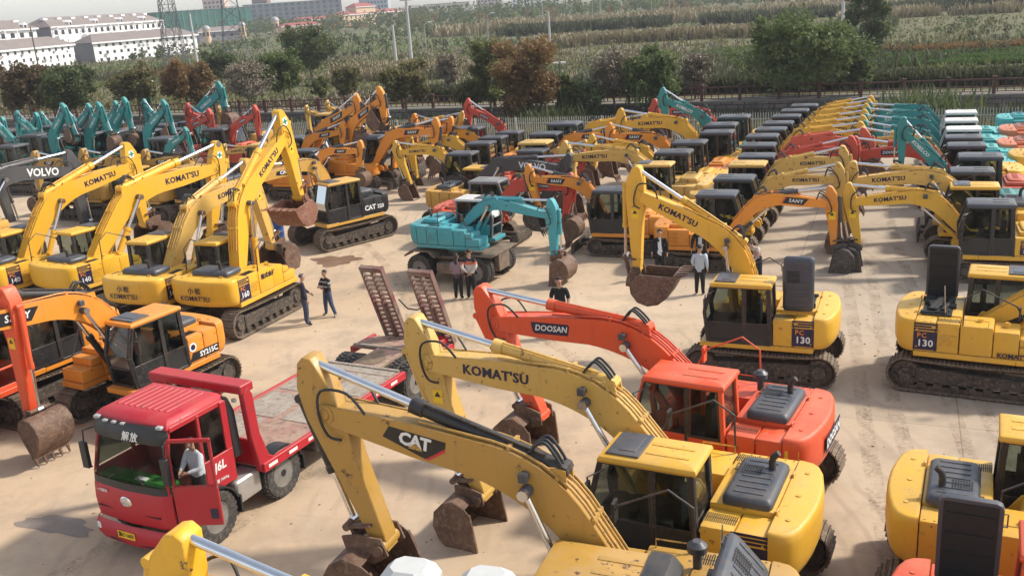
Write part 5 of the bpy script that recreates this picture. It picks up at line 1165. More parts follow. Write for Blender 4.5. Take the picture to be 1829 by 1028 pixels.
excavator('excavator', 'S', 1.0, 'kom_s', (-0.52, 50.08), 157, (4.84, 2.22), (4.711, 0.552), -110, 'small yellow excavator just behind the first one at the open lane', near=1, group='small machines in the centre columns')
excavator('excavator', 'S', 1.0, 'sanyy_s', (0.13, 51.91), 157, (4.277, 2.565), (4.209, 1.492), -110, 'small orange excavator third back from the open lane, boom pointing left', near=1, group='small machines in the centre columns')
excavator('excavator', 'S', 1.0, 'redk_s', (1.06, 53.50), 157, (3.063, 3.766), (3.071, 2.879), -100, 'red excavator with raised boom in front of the picket fence', near=1, group='small machines in the centre columns')
excavator('excavator', 'S', 1.0, 'sany_s', (-11.10, 51.35), -23, (4.028, 2.509), (3.818, 1.419), -100, 'orange small excavator nearest the black and yellow excavator', near=1, group='orange and yellow machines near the rear left fence')
excavator('excavator', 'S', 1.0, 'sany_s', (-11.46, 55.24), -23, (3.879, 4.411), (3.795, 2.955), -100, 'orange excavator with raised boom, second row behind the black and yellow one', near=1, group='orange and yellow machines near the rear left fence')
excavator('excavator', 'S', 1.15, 'sany_s', (-9.44, 54.37), -23, (2.873, 4.15), (2.976, 2.981), 120, 'orange excavator with raised boom and bucket curled teeth-up', near=1, group='orange and yellow machines near the rear left fence')
excavator('excavator', 'S', 1.1, 'sany_s', (-7.90, 53.13), -23, (4.371, 2.813), (4.197, 1.695), -100, 'orange small excavator with black cab and boom reaching right over the lane', near=1, group='orange and yellow machines near the rear left fence')
excavator('excavator', 'S', 1.15, 'komp_s', (-11.06, 66.97), 157, (2.369, 2.608), (2.282, 1.305), -100, 'pale yellow excavator with raised boom left of the orange raised booms', near=1, group='orange and yellow machines near the rear left fence')
excavator('excavator', 'S', 1.15, 'komp_s', (-9.53, 66.17), 157, (2.27, 2.858), (2.28, 1.677), -100, 'pale yellow excavator with raised boom directly behind the orange raised boom', near=1, group='orange and yellow machines near the rear left fence')
excavator('excavator', 'S', 1.0, 'komp_s', (-6.54, 58.44), -23, (4.445, 2.905), (3.678, 1.79), -100, 'pale yellow small excavator behind the orange booms by the fence', near=1, group='orange and yellow machines near the rear left fence')
excavator('excavator', 'S', 1.1, 'sany_s', (-7.00, 55.05), -23, (4.061, 2.701), (3.653, 1.742), -100, 'orange small excavator between the lane and the fence', near=1, group='orange and yellow machines near the rear left fence')
excavator('excavator', 'S', 1.1, 'sany_s', (-12.48, 55.26), -23, (3.647, 2.804), (3.513, 1.835), -100, 'orange small excavator hidden behind the nearest orange one by the peaked boom', near=1, group='orange and yellow machines near the rear left fence')
excavator('excavator', 'S', 1.1, 'sanyy_s', (-11.37, 59.57), -23, (3.8, 2.949), (3.671, 1.912), -100, 'amber small excavator between the two orange raised booms and the fence', near=1, group='orange and yellow machines near the rear left fence')
excavator('excavator', 'S', 1.15, 'sany_s', (-1.09, 53.72), 157, (3.644, 2.624), (3.68, 1.695), -100, 'orange small excavator facing left close to the fence, left of the red raised boom', near=1, group='orange and yellow machines near the rear left fence')
excavator('excavator', 'S', 1.0, 'sany_s', (4.61, 35.37), 157, (3.876, 2.755), (3.645, 1.57), -100, 'orange small excavator with black cab beside the man in black suit', near=2, bmat='darkbucket', group='left-facing row right of the centre')
excavator('excavator', 'L', 0.92, 'komp_s', (6.95, 39.48), 157, (4.826, 3.043), (4.515, 1.46), -100, 'pale yellow excavator with yellow cab behind the level bucket boom', near=1, group='left-facing row right of the centre')
excavator('excavator', 'S', 1.1, 'kom_s', (8.07, 41.49), 157, (3.918, 2.564), (3.906, 1.722), -100, 'yellow small excavator with dark cab, third back in the left-facing row', near=1, group='left-facing row right of the centre')
excavator('excavator', 'S', 1.1, 'sany_s', (9.22, 43.88), 157, (3.958, 2.685), (3.917, 1.777), -100, 'orange small excavator with dark cab, fourth back in the left-facing row', near=1, group='left-facing row right of the centre')
excavator('excavator', 'S', 1.1, 'kom_s', (11.09, 46.43), 157, (4.879, 2.805), (4.828, 1.95), -100, 'yellow small excavator with rounded dark cab, fifth back in the left-facing row', near=1, group='left-facing row right of the centre')
excavator('excavator', 'S', 1.15, 'teal', (11.64, 47.99), 157, (3.011, 3.553), (2.905, 2.556), -100, 'teal excavator with raised boom in front of the stone embankment', near=1, group='left-facing row right of the centre')
excavator('excavator', 'S', 1.15, 'redk_s', (12.95, 50.61), 157, (4.185, 2.701), (4.143, 2.169), -100, 'red excavator at the fence end of the left-facing row', near=1, group='left-facing row right of the centre')
excavator('excavator', 'S', 1.0, 'sany_s', (6.91, 32.75), -23, (4.256, 2.296), (4.407, 0.795), -100, 'orange small excavator with boom and black plate reaching over the right aisle', near=2, bmat='darkbucket', bs=1.1, blade=False, group='right-facing row on the right')
excavator('excavator', 'S', 1.05, 'komp_k', (7.99, 34.73), -23, (3.933, 2.565), (4.02, 1.509), -100, 'pale yellow small excavator right behind the orange boom over the aisle', near=1, blade=False, group='right-facing row on the right')
excavator('excavator', 'S', 1.05, 'komp_s', (9.18, 37.45), -23, (3.867, 2.672), (3.959, 1.603), -100, 'pale yellow small excavator with yellow cab, third in the right-facing row', near=1, blade=False, fat=1.35, group='right-facing row on the right')
excavator('excavator', 'S', 1.05, 'redk_s', (10.01, 39.12), -23, (3.947, 2.743), (4.016, 1.889), -100, 'red small excavator, fourth in the right-facing row', near=1, blade=False, fat=1.35, group='right-facing row on the right')
excavator('excavator', 'S', 1.05, 'orange_k', (10.81, 41.83), -23, (4.64, 2.565), (4.773, 1.841), -100, 'orange-red small excavator, fifth in the right-facing row', near=1, blade=False, fat=1.35, group='right-facing row on the right')
excavator('excavator', 'S', 1.05, 'kom_s', (11.66, 44.37), -23, (4.582, 2.472), (4.679, 1.657), -100, 'yellow small excavator with black cab, sixth in the right-facing row', near=1, blade=False, fat=1.35, group='right-facing row on the right')
excavator('excavator', 'S', 1.05, 'kom_s', (12.61, 46.33), -23, (4.477, 2.479), (4.58, 1.628), -100, 'yellow small excavator with black cab, seventh in the right-facing row', near=1, blade=False, fat=1.35, group='right-facing row on the right')
excavator('excavator', 'S', 1.05, 'kom_s', (13.54, 48.29), -23, (4.377, 2.489), (4.485, 1.604), -100, 'yellow small excavator with black cab, eighth in the right-facing row', near=1, blade=False, fat=1.35, group='right-facing row on the right')
excavator('excavator', 'S', 1.05, 'kom_s', (14.64, 50.62), -23, (4.259, 2.474), (4.371, 1.546), -100, 'yellow small excavator with black cab, ninth in the right-facing row', near=1, blade=False, fat=1.35, group='right-facing row on the right')
excavator('excavator', 'S', 1.05, 'kom_s', (15.72, 52.67), -23, (4.095, 2.463), (4.213, 1.498), -100, 'yellow small excavator with black cab, tenth in the right-facing row', near=1, blade=False, fat=1.35, group='right-facing row on the right')
excavator('excavator', 'S', 1.05, 'kom_s', (16.85, 54.60), -23, (3.844, 2.456), (3.967, 1.455), -100, 'yellow small excavator with black cab, last in the right-facing row', near=1, blade=False, fat=1.35, group='right-facing row on the right')
excavator('excavator', 'S', 1.0, 'kom_s', (15.63, 29.12), 157, (4.52, 2.326), (4.236, 0.792), -100, 'yellow small excavator with number 56 on its side and grey cab top', near=2, panel=('PC', '56'), bmat='darkbucket', group='left-facing row at the right edge')
excavator('excavator', 'L', 0.9, 'kom_pale', (16.27, 31.44), 157, (4.792, 2.862), (4.893, 0.888), -100, 'pale yellow excavator with yellow cab directly behind the one numbered 56', near=1, group='left-facing row at the right edge')
excavator('excavator', 'S', 1.05, 'teal', (17.23, 33.64), 157, (2.619, 3.72), (2.631, 2.457), -100, 'teal excavator with tall raised boom in the right block', near=1, knee=(0.5, 0.1), group='left-facing row at the right edge')
excavator('excavator', 'S', 1.1, 'redk_s', (18.52, 35.63), 157, (4.418, 2.465), (4.343, 1.437), -100, 'red small excavator behind the tall teal boom', near=1, group='left-facing row at the right edge')
excavator('excavator', 'S', 1.05, 'komp_k', (19.51, 38.81), 157, (4.144, 2.577), (4.003, 1.702), -100, 'pale yellow small excavator with dark cab before the white cabs', near=1, group='left-facing row at the right edge')
excavator('excavator', 'S', 1.05, 'komt_k', (20.32, 40.76), 157, (4.143, 2.549), (4.02, 1.707), -100, 'turquoise-bodied small excavator with dark cab next to the white cabs', near=1, group='left-facing row at the right edge')
excavator('excavator', 'S', 1.05, 'tealw', (21.39, 43.01), 157, (4.333, 2.496), (4.254, 1.688), -100, 'nearest of the three teal excavators with white cabs by the fence', near=1, fat=1.3, group='left-facing row at the right edge')
excavator('excavator', 'S', 1.05, 'tealw', (22.49, 45.57), 157, (4.353, 2.459), (4.27, 1.609), -100, 'middle of the three teal excavators with white cabs by the fence', near=1, fat=1.3, group='left-facing row at the right edge')
excavator('excavator', 'S', 1.05, 'tealw', (23.72, 48.18), 157, (4.455, 2.335), (4.367, 1.439), -100, 'farthest of the three teal excavators with white cabs by the fence', near=1, fat=1.3, group='left-facing row at the right edge')
excavator('excavator', 'S', 1.15, 'kom_s', (23.51, 39.68), -23, None, None, -100, 'yellow excavator showing its rounded tail at the right edge', near=1, group='machines cut off by the right edge')
excavator('excavator', 'S', 1.15, 'orange_k', (24.56, 42.74), -23, None, None, -100, 'salmon orange excavator tail at the right edge, nearer of two', near=1, group='machines cut off by the right edge')
excavator('excavator', 'S', 1.15, 'orange_k', (26.55, 46.49), -23, None, None, -100, 'salmon orange excavator tail at the right edge, farther of two', near=1, group='machines cut off by the right edge')
excavator('excavator', 'S', 1.15, 'tealw', (28.34, 50.24), -23, None, None, -100, 'turquoise excavator tail at the right edge beside the fence', near=1, group='machines cut off by the right edge')
excavator('excavator', 'S', 1.2, 'teal', (-29.75, 62.76), -23, (2.02, 3.836), (2.492, 2.349), 100, 'teal excavator with boom peak left of centre in the teal group, arm to the right', near=1, knee=(0.44, 0.22), fat=1.3, group='teal excavators along the rear left fence')
excavator('excavator', 'S', 1.2, 'teal', (-27.73, 63.02), -23, (2.141, 3.752), (2.509, 2.41), -100, 'teal excavator with boom peak in the middle of the teal group', near=1, knee=(0.45, 0.16), fat=1.3, group='teal excavators along the rear left fence')
excavator('excavator', 'S', 1.2, 'teal', (-26.19, 63.50), -23, (2.05, 3.859), (2.176, 2.421), -100, 'teal excavator with the tallest boom peak in the teal group', near=1, knee=(0.44, 0.22), fat=1.3, group='teal excavators along the rear left fence')
excavator('excavator', 'S', 1.2, 'teal', (-30.56, 67.98), -23, (2.22, 3.463), (2.45, 2.371), 100, 'teal excavator partly hidden behind the middle of the teal group', near=1, knee=(0.44, 0.22), fat=1.3, group='teal excavators along the rear left fence')
excavator('excavator', 'S', 1.2, 'teal', (-28.40, 67.49), -23, (2.099, 3.511), (2.252, 2.428), -100, 'teal excavator partly hidden left of the tallest teal boom peak', near=1, knee=(0.45, 0.16), fat=1.3, group='teal excavators along the rear left fence')
excavator('excavator', 'S', 1.2, 'teal', (-30.57, 65.24), 157, (2.161, 3.368), (2.379, 1.738), -100, 'teal excavator with boom sloping down to the right near the left edge', near=1, knee=(0.44, 0.22), fat=1.3, group='teal excavators along the rear left fence')
excavator('excavator', 'S', 1.2, 'teal', (-34.16, 68.07), -23, (2.053, 3.186), (2.151, 1.992), 100, 'teal excavator with narrow upright arm, second peak from the left edge', near=1, knee=(0.44, 0.22), fat=1.3, group='teal excavators along the rear left fence')
excavator('excavator', 'S', 1.2, 'teal', (-31.76, 70.54), 157, (1.728, 2.982), (1.749, 1.918), -100, 'teal excavator sloping right, behind the second teal peak from the left', near=1, knee=(0.45, 0.16), fat=1.3, group='teal excavators along the rear left fence')
excavator('excavator', 'S', 1.2, 'teal', (-36.36, 68.05), -23, (1.894, 3.094), (1.956, 2.125), -100, 'teal excavator with its boom tip touching the left edge', near=1, knee=(0.44, 0.22), fat=1.3, group='teal excavators along the rear left fence')
excavator('excavator', 'S', 1.2, 'teal', (-29.56, 59.81), 157, (2.028, 3.66), (2.174, 2.4), 100, 'teal excavator whose boom runs in from the left edge', near=1, knee=(0.44, 0.22), fat=1.3, group='teal excavators along the rear left fence')
excavator('excavator', 'S', 1.2, 'teal', (-28.66, 67.43), 157, (1.654, 3.394), (1.611, 2.247), -100, 'teal excavator sloping right behind the left of centre teal peak', near=1, knee=(0.44, 0.22), fat=1.3, group='teal excavators along the rear left fence')
excavator('excavator', 'S', 1.2, 'teal', (-22.32, 66.03), 157, (1.892, 3.481), (1.839, 2.261), -100, 'teal excavator sloping down to the right under the green lamp pole', near=1, knee=(0.45, 0.16), fat=1.3, group='teal excavators along the rear left fence')
excavator('excavator', 'S', 1.2, 'teal', (-23.66, 62.37), -23, (2.428, 3.658), (2.725, 2.096), 100, 'teal excavator right of the green lamp pole, arm bent to the right', near=1, knee=(0.44, 0.22), fat=1.3, group='teal excavators along the rear left fence')
excavator('excavator', 'S', 1.2, 'teal', (-20.83, 57.27), -23, (2.329, 2.741), (2.536, 1.592), -100, 'teal excavator low and near, in front of the red booms', near=1, knee=(0.44, 0.22), fat=1.3, group='teal excavators along the rear left fence')
excavator('excavator', 'S', 1.2, 'teal', (-21.83, 65.96), -23, (3.183, 4.101), (3.315, 2.997), -100, 'teal excavator highest and farthest right of the teal group', near=1, knee=(0.44, 0.22), fat=1.3, group='teal excavators along the rear left fence')
excavator('excavator', 'S', 1.2, 'redk_s', (-17.07, 61.05), 157, (2.693, 3.333), (2.789, 2.133), -100, 'red excavator with boom sloping right, farthest left of the red three', near=1, group='red excavators near the rear left fence')
excavator('excavator', 'S', 1.15, 'redk_s', (-21.57, 62.73), -23, (3.056, 3.187), (3.071, 1.89), -100, 'red excavator with boom rising right, crossing the other red boom', near=1, group='red excavators near the rear left fence')
excavator('excavator', 'S', 1.2, 'redk_s', (-18.14, 61.27), -23, (2.786, 3.172), (2.8, 1.843), -100, 'red excavator with boom peak farthest right of the red three', near=1, group='red excavators near the rear left fence')
excavator('excavator', 'S', 1.1, 'komp_s', (-12.64, 53.87), 157, (3.375, 1.98), (3.406, 0.847), -100, 'pale yellow small excavator low in front of the red booms', near=1, group='machines behind the left row')
excavator('excavator', 'L', 0.85, 'cat', (-18.19, 68.91), 157, (2.496, 3.768), (2.578, 2.111), -100, 'tan excavator far back behind the crossing red booms', near=1, group='machines behind the left row')
# ================================================================ red flatbed truck
BEDM = steel_dirty('dirty_truck_bed', (.32, .17, .14), (.37, .28, .20), (.16, .11, .075), .9, 1.3)
DECK = steel_dirty('bed_steel_plate', (.28, .235, .19), (.38, .33, .27), (.17, .13, .10), .9, 2.5)
RAMPM = steel_dirty('ramp_steel', (.17, .06, .055), (.27, .22, .17), (.20, .15, .11), .85, 1.1)
PLASTIC = flat('black_plastic', (.022, .022, .024), .5, 0, .15)
TANK = flat('aluminium_tank', (.42, .41, .39), .45, .5, .12)
LAMP2 = flat('lamp_lens', (.34, .34, .33), .2)
def truck():
    t = thing('flatbed_truck', 'red flatbed truck with driver door open and two loading ramps raised at its tail', 'truck', (-6.83, 16.63, 0), R(241.8))
    red = M['truck']; w = .98
    def ring(z, xf, xr, hw, c=.16):
        return [(xr, -hw, z), (xf - c, -hw, z), (xf - c * .35, -hw + c * .35, z), (xf, -hw + c * 1.4, z), (xf + .05, 0, z), (xf, hw - c * 1.4, z), (xf - c * .35, hw - c * .35, z), (xf - c, hw, z), (xr, hw, z)]
    cab = None
    # front panel shell, open at the back
    def shell(name, rings, mat, parent, close=False):
        mb = MB(); n = len(rings[0]); vs = [v for r_ in rings for v in r_]; fs = []
        for i in range(len(rings) - 1):
            for k in range(n - 1): fs.append((i * n + k, i * n + k + 1, (i + 1) * n + k + 1, (i + 1) * n + k))
        mb.add(vs, fs); inn = []
        return obj(name, mb, mat, parent, smooth=50)
    fr = lambda z, xf: [p for p in ring(z, xf, xf - .16, w)][1:-1]
    mb = MB(); mb.box(-.78, .92, -w + .02, w - .02, .70, .80); mb.box(-.80, -.72, -w + .03, w - .03, .70, 2.62); mb.box(-.72, .86, -w, -w + .05, .72, 1.62)
    mb.box(-.78, -.02, w - .05, w, .95, 1.62); mb.box(-.78, -.62, w - .06, w - .005, 1.6, 2.6); mb.beam((-.02, w - .04, .9), (-.06, w - .05, 2.58), .07, .07); mb.beam((.84, w - .05, .75), (.84, w - .06, 1.6), .08, .08); mb.beam((.84, w - .06, 1.6), (.58, w - .10, 2.6), .07, .07)
    mb.beam((.84, -w + .06, 1.6), (.58, -w + .10, 2.6), .07, .07); mb.beam((-.06, -w + .05, 1.5), (-.06, -w + .06, 2.58), .07, .07); mb.box(-.78, -.62, -w + .005, -w + .06, 1.6, 2.6)
    mb.box(-.74, .6, w - .11, w - .03, 2.52, 2.62); mb.box(-.74, .6, -w + .03, -w + .11, 2.52, 2.62)
    cab = obj('cab', mb, red, t, bevel=.012)
    shell('front_panel', [fr(.74, .97), fr(.80, 1.0), fr(1.1, 1.02), fr(1.38, .99), fr(1.42, .97)], red, cab)
    shell('trim_band', [fr(1.42, .975), fr(1.56, .955)], M['black'], cab)
    gw = lambda z, xf, hw: [(x, y * hw / w, z) for x, y, z in fr(z, xf)]
    shell('windscreen', [gw(1.56, .945, w - .01), gw(2.0, .84, w - .04), gw(2.34, .75, w - .07)], M['glass'], cab)
    v = shell('sun_visor', [gw(2.32, .79, w - .05), gw(2.48, .80, w - .05), gw(2.64, .68, w - .08)], M['black'], cab)
    lettering('解放', .19, M['whitedec'], v, (.86, .18, 2.44), (0, 1, 0), (-.15, 0, 1), .01, .2, 1.2)
    for y in (-.18, 0.05, .28): mb = MB(); mb.box(.70, .77, y - .08 - .32, y + .02 - .32, 2.60, 2.64); obj('marker_lamp', mb, LAMP2, v, bevel=.008)
    for s in (-1, 1): mb = MB(); mb.box(.60, .72, s * .8 - .08, s * .8 + .06, 2.60, 2.66); obj('corner_lamp', mb, LAMP2, v, bevel=.015)
    mb = MB(); mb.loft([[(xr, -h, z), (xf, -h, z), (xf + .03, 0, z + .01), (xf, h, z), (xr, h, z)] for z, xf, xr, h in ((2.58, .66, -.80, w - .04), (2.66, .63, -.80, w - .06), (2.74, .52, -.74, w - .14), (2.77, .40, -.66, w - .24))])
    for i in range(9): y = -.62 + i * .155; mb.box(-.60, .34, y - .03, y + .03, 2.76, 2.785)
    obj('cab_roof', mb, red, cab, bevel=.018)
    for k, (pts, s) in enumerate((([(-.60, 1.66), (-.10, 1.66), (-.12, 2.50), (-.60, 2.50)], 1), ([(-.60, 1.66), (-.10, 1.66), (-.12, 2.50), (-.60, 2.50)], -1), ([(-.02, 1.66), (.78, 1.66), (.58, 2.50), (-.04, 2.50)], -1))):
        mb = MB(); mb.prism_y(pts, s * (w - .035) - .006, s * (w - .035) + .006); obj('side_window', mb, M['glass_dark'], cab, smooth=0)
    # interior
    mb = MB(); mb.box(.50, .82, -w + .08, w - .10, 1.36, 1.54); mb.box(.3, .55, -w + .2, w - .3, 1.1, 1.42); obj('dashboard', mb, flat('green_dash_mat', (.02, .17, .015), .95, 0, .4, 12), cab, bevel=.04)
    for y in (-.5, .48): mb = MB(); mb.box(-.25, .25, y - .25, y + .25, 1.05, 1.25); mb.box(-.35, -.2, y - .24, y + .24, 1.2, 1.95); obj('seat', mb, flat('red_seat', (.30, .03, .02), .9), cab, bevel=.05)
    mb = MB(); c = Vector((.38, .48, 1.6)); mb.tube([c + Vector((.08 * math.sin(a * .393), .22 * math.cos(a * .393), .2 * math.sin(a * .393))) for a in range(17)], .018, 6); obj('steering_wheel', mb, PLASTIC, cab)
    mb = MB(); mb.box(.70, .80, .05, .30, 1.545, 1.57); obj('papers', mb, M['whitedec'], cab)
    # door swung open about its front edge
    d = link('door', None, None)
    bpy.data.objects.remove(d)
    mb = MB(); L = .84
    mb.box(0, L, -.03, .03, .78, 1.56); mb.box(0, .06, -.025, .025, 1.56, 2.45); mb.box(L - .06, L, -.025, .025, 1.56, 2.48); mb.box(.05, L, -.025, .025, 2.42, 2.50); mb.box(.05, L - .03, -.028, .028, 1.50, 1.58)
    door = obj('door', mb, red, t, bevel=.015); door.location = (.80, w + .01, 0); door.rotation_euler = (0, 0, R(180 - 66))
    mb = MB(); mb.box(.06, L - .06, -.006, .006, 1.58, 2.42); obj('door_window', mb, M['clear'], door, smooth=0)
    mb = MB(); mb.box(.02, L - .05, .031, .06, .80, 1.5); obj('door_lining', mb, PLASTIC, door, bevel=.01)
    plate([(-.07, -.1), (.07, -.1), (.07, .1), (-.07, .1)], M['navy'], door, (L - .13, -.034, 1.02), (1, 0, 0), (0, 0, 1), 'sticker')
    # steps below the door opening
    st = MB(); st.box(.0, .82, w - .12, w + .04, .38, .93); st.box(.05, .78, w, w + .10, .60, .63); st.box(.05, .78, w, w + .12, .40, .43); s_ = obj('step_panel', st, PLASTIC, t, bevel=.015)
    lettering('FAW', .21, M['whitedec'], s_, (.42, w + .046, .78), (-1, 0, 0), (0, 0, 1), .03)
    lettering('J6L', .24, M['whitedec'], cab, (-.38, w + .004, 1.40), (-1, 0, 0), (0, 0, 1), .03, .15)
    lettering('自重 7080kg', .075, M['whitedec'], cab, (-.36, w + .004, 1.12), (-1, 0, 0), (0, 0, 1), .01)
    # badge, plate, bumper, lamps
    mb = MB(); n = 22; mb.loft([[(1.055 + .012 * (r_ < 1), .15 * r_ * math.cos(6.2832 * i / n), 1.20 + .11 * r_ * math.sin(6.2832 * i / n)) for i in range(n)] for r_ in (1, .86)]); mb.box(1.05, 1.075, -.012, .012, 1.12, 1.28)
    for k in (-.05, 0, .05): mb.box(1.05, 1.073, -.11 + abs(k), .11 - abs(k), 1.2 + k - .01, 1.2 + k + .01)
    obj('badge', mb, M['chrome'], cab)
    mb = MB(); mb.box(1.0, 1.035, -.80, .80, .985, 1.0); obj('grille_seam', mb, M['grille'], cab)
    for s in (-1, 1): mb = MB(); mb.tube([(.96, s * .45, 1.58), (.93, s * .2, 1.72), (.90, s * .05 + .1, 1.86)], .012, 5); obj('wiper', mb, M['black'], cab)
    lettering('一汽解放', .07, M['whitedec'], cab, (1.03, -.62, 1.32), (0, 1, 0), (0, 0, 1), .01)
    b = shell('bumper', [[(x + .05, y * 1.02, z) for x, y, z in fr(.30, .98)], [(x + .06, y * 1.02, z) for x, y, z in fr(.42, 1.03)], [(x + .06, y * 1.02, z) for x, y, z in fr(.64, 1.03)], [(x + .03, y * 1.01, z) for x, y, z in fr(.72, 1.0)]], red, t)
    mb = MB(); mb.box(1.06, 1.10, -.55, .55, .36, .43); obj('air_slot', mb, M['grille'], b)
    plate([(-.22, -.07), (.22, -.07), (.22, .07), (-.22, .07)], M['yellowdec'], b, (1.146, -.05, .55), (0, 1, 0), (0, 0, 1), 'number_plate'); lettering('浙C·1655', .10, M['blackdec'], b, (1.152, -.05, .55), (0, 1, 0), (0, 0, 1), .02)
    for s in (-1, 1): mb = MB(); mb.box(.96, 1.085, s * .78 - .12, s * .78 + .12, .50, .64); obj('headlight', mb, M['lamp'], b, bevel=.02)
    for s in (-1, 1):
        mb = MB(); mb.tube([(.72, s * (w - .05), 2.42), (.88, s * (w + .05), 2.40), (.92, s * (w + .07), 1.9)], .018, 6); mb.tube([(.86, s * w, 1.65), (.92, s * (w + .07), 1.75)], .015, 6); mb.box(.88, .96, s * (w + .06) - .08, s * (w + .06) + .08, 1.66, 2.18); obj('mirror', mb, PLASTIC, cab, bevel=.02)
    mb = MB(); mb.prism_y([(-.78, 1.35), (-1.02, 1.35), (-.98, 2.3), (-.86, 2.62), (-.74, 2.70)], w - .14, w + .0); obj('side_deflector', mb, PLASTIC, cab, bevel=.03)
    # chassis
    mb = MB()
    for s in (-1, 1): mb.box(-8.6, .7, s * .42 - .05, s * .42 + .05, .68, .93)
    for x in (-.2, -2.6, -4.2, -6.0, -7.8): mb.box(x - .06, x + .06, -.40, .40, .70, .9)
    mb.box(-.6, .6, -.4, .4, .6, 1.0)
    obj('chassis', mb, M['under'], t, bevel=.01)
    mb = MB(); mb.box(-1.32, -.62, .55, 1.06, .42, .92); obj('fuel_tank', mb, TANK, t, bevel=.09, seg=3)
    mb = MB(); mb.box(-4.6, -3.0, .6, 1.08, .42, .88); obj('tool_box', mb, M['under'], t, bevel=.03)
    for x in (0, -1.9):
        mb = MB(); mb.tube([(x, -.95, .52), (x, .95, .52)], .07, 8); obj('axle', mb, M['under'], t)
        for s in (-1, 1): tyre(t, (x, s * .98, .52), .52, .29)
        for s in (-1, 1):
            mb = MB(); n = 8; mb.loft([[(x + .62 * math.cos(R(a)), s * y, .52 + .60 * math.sin(R(a))) for a in range(15, 166, 15)] + [(x + .58 * math.cos(R(a)), s * y, .52 + .56 * math.sin(R(a))) for a in range(165, 14, -15)] for y in (.80, 1.13)]); mb.box(x - .66, x - .62, s * .97 - .15, s * .97 + .15, .30, .68); obj('mudguard', mb, PLASTIC, t)
    mb = MB(); mb.tube([(-6.95, -1.0, .52), (-6.95, 1.0, .52)], .09, 8); mb.cyl((-6.95, -.15, .52), (-6.95, .15, .52), .22, 10); obj('axle', mb, M['under'], t)
    for s in (-1, 1):
        for k in (0, 1): tyre(t, (-6.95, s * (1.0 - .33 * k), .52), .52, .29)
    # bed
    y0, y1 = -1.30, 1.20; mb = MB(); mb.box(-6.3, -1.25, y0 + .06, y1 - .06, .95, 1.04); mb.box(-7.6, -6.3, -.42, .42, .95, 1.04)
    mb.prism_y([(-7.6, .95), (-7.6, 1.04), (-8.75, .90), (-8.75, .80)], y0 + .06, y1 - .06)
    bed = obj('bed', mb, BEDM, t, bevel=.006)
    mb = MB()
    for (a, b_, c, e) in ((-3.0, -1.9, -1.0, -.2), (-4.3, -3.1, -1.1, -.1), (-4.3, -3.1, .1, 1.0), (-5.6, -4.5, -1.1, -.3), (-5.9, -4.7, .2, 1.05), (-6.25, -5.95, -1.1, 1.05)): mb.box(a, b_, c, e, 1.041, 1.052)
    mb.box(-6.34, -6.25, -1.2, 1.1, 1.04, 1.08); mb.box(-7.65, -7.58, -1.2, 1.1, 1.03, 1.075)
    obj('tread_plates', mb, DECK, bed, bevel=0)
    mb = MB(); mb.add([(x + .1 * math.sin(i * 2.1), y, 1.0525) for i, (x, y) in enumerate(((-7.5, -.2), (-7.0, .3), (-6.4, .2), (-6.5, -.35), (-7.0, -.4)))], [(0, 1, 2, 3, 4)]); obj('mud_patch', mb, flat('dry_mud', (.19, .14, .09), 1, 0, .35, 9), bed, smooth=0)
    for s, y in ((-1, y0), (1, y1)):
        mb = MB(); mb.box(-6.35, -1.25, y - .05, y + .05, .86, 1.055); r_ = obj('side_rail', mb, red, bed, bevel=.01)
        for i in range(8): mb = MB(); x = -1.5 - i * .62; mb.box(x - .13, x + .13, y + s * .051 - .003, y + s * .051 + .003, .92, .99); obj('reflector', mb, M['whitedec'] if i % 2 else M['lamp'], r_)
        mb = MB(); mb.box(-8.7, -7.6, y - .05, y + .05, .78, .96); obj('side_rail', mb, red, bed, bevel=.01)
    # headboard arch
    mb = MB()
    for s, y in ((-1, y0 + .08), (1, y1 - .08)):
        mb.prism_y([(-1.85, .88), (-1.22, .88), (-1.08, 1.7), (-1.04, 2.62), (-1.20, 2.72), (-1.30, 2.55), (-1.34, 1.7), (-1.5, 1.15)], y - .07, y + .07)
    mb.box(-1.36, -1.0, y0 + .02, y1 - .02, 2.62, 2.80); mb.box(-1.30, -1.22, y0 + .1, y1 - .1, 1.0, 1.55)
    for y in (-.45, .35): mb.box(-1.28, -1.16, y - .05, y + .05, 1.5, 2.65)
    hb = obj('headboard', mb, red, t, bevel=.02)
    mb = MB(); mb.box(-1.04, -.98, .92, 1.0, 2.45, 2.52); obj('marker_lamp', mb, M['lamp'], hb)
    # ramps leaning forward over the tail
    for yc in (-.58, .92):
        rp = thing('loading_ramp', '', '') if False else link('loading_ramp', None, t); rp.location = (-8.72, yc, .95); rp.rotation_euler = (0, R(21), 0)
        mb = MB(); hw, Lr = .32, 2.35
        for y in (-hw, 0, hw): mb.box(-.07, .07, y - .03, y + .03, 0, Lr)
        n = 16
        for i in range(n + 1):
            z = i * Lr / n; mb.box(-.035, .035, -hw, hw, z - .016, z + .016 + (.03 if i < 8 else 0))
            if i < 8:
                for y in (-hw * .92, -.06, .06, hw * .92): mb.box(-.025, .025, y - .04, y + .04, z, z + Lr / n)
        mb.box(-.02, .09, -hw, hw, Lr - .12, Lr + .02)
        obj('ramp_grid', mb, RAMPM, rp, bevel=0)
    mb = MB(); mb.tube([(-8.5, -.25, 2.1), (-8.52, 0, 1.85), (-8.52, .3, 1.84), (-8.5, .6, 2.0)], .02, 6); obj('hose', mb, M['rubber'], t)
    mb = MB(); mb.prism_z([(-8.6, .35), (-8.1, .55), (-8.1, 1.15), (-8.6, 1.15)], .99, 1.16); obj('hinge_cover', mb, red, t, bevel=.03)
    return t
truck()
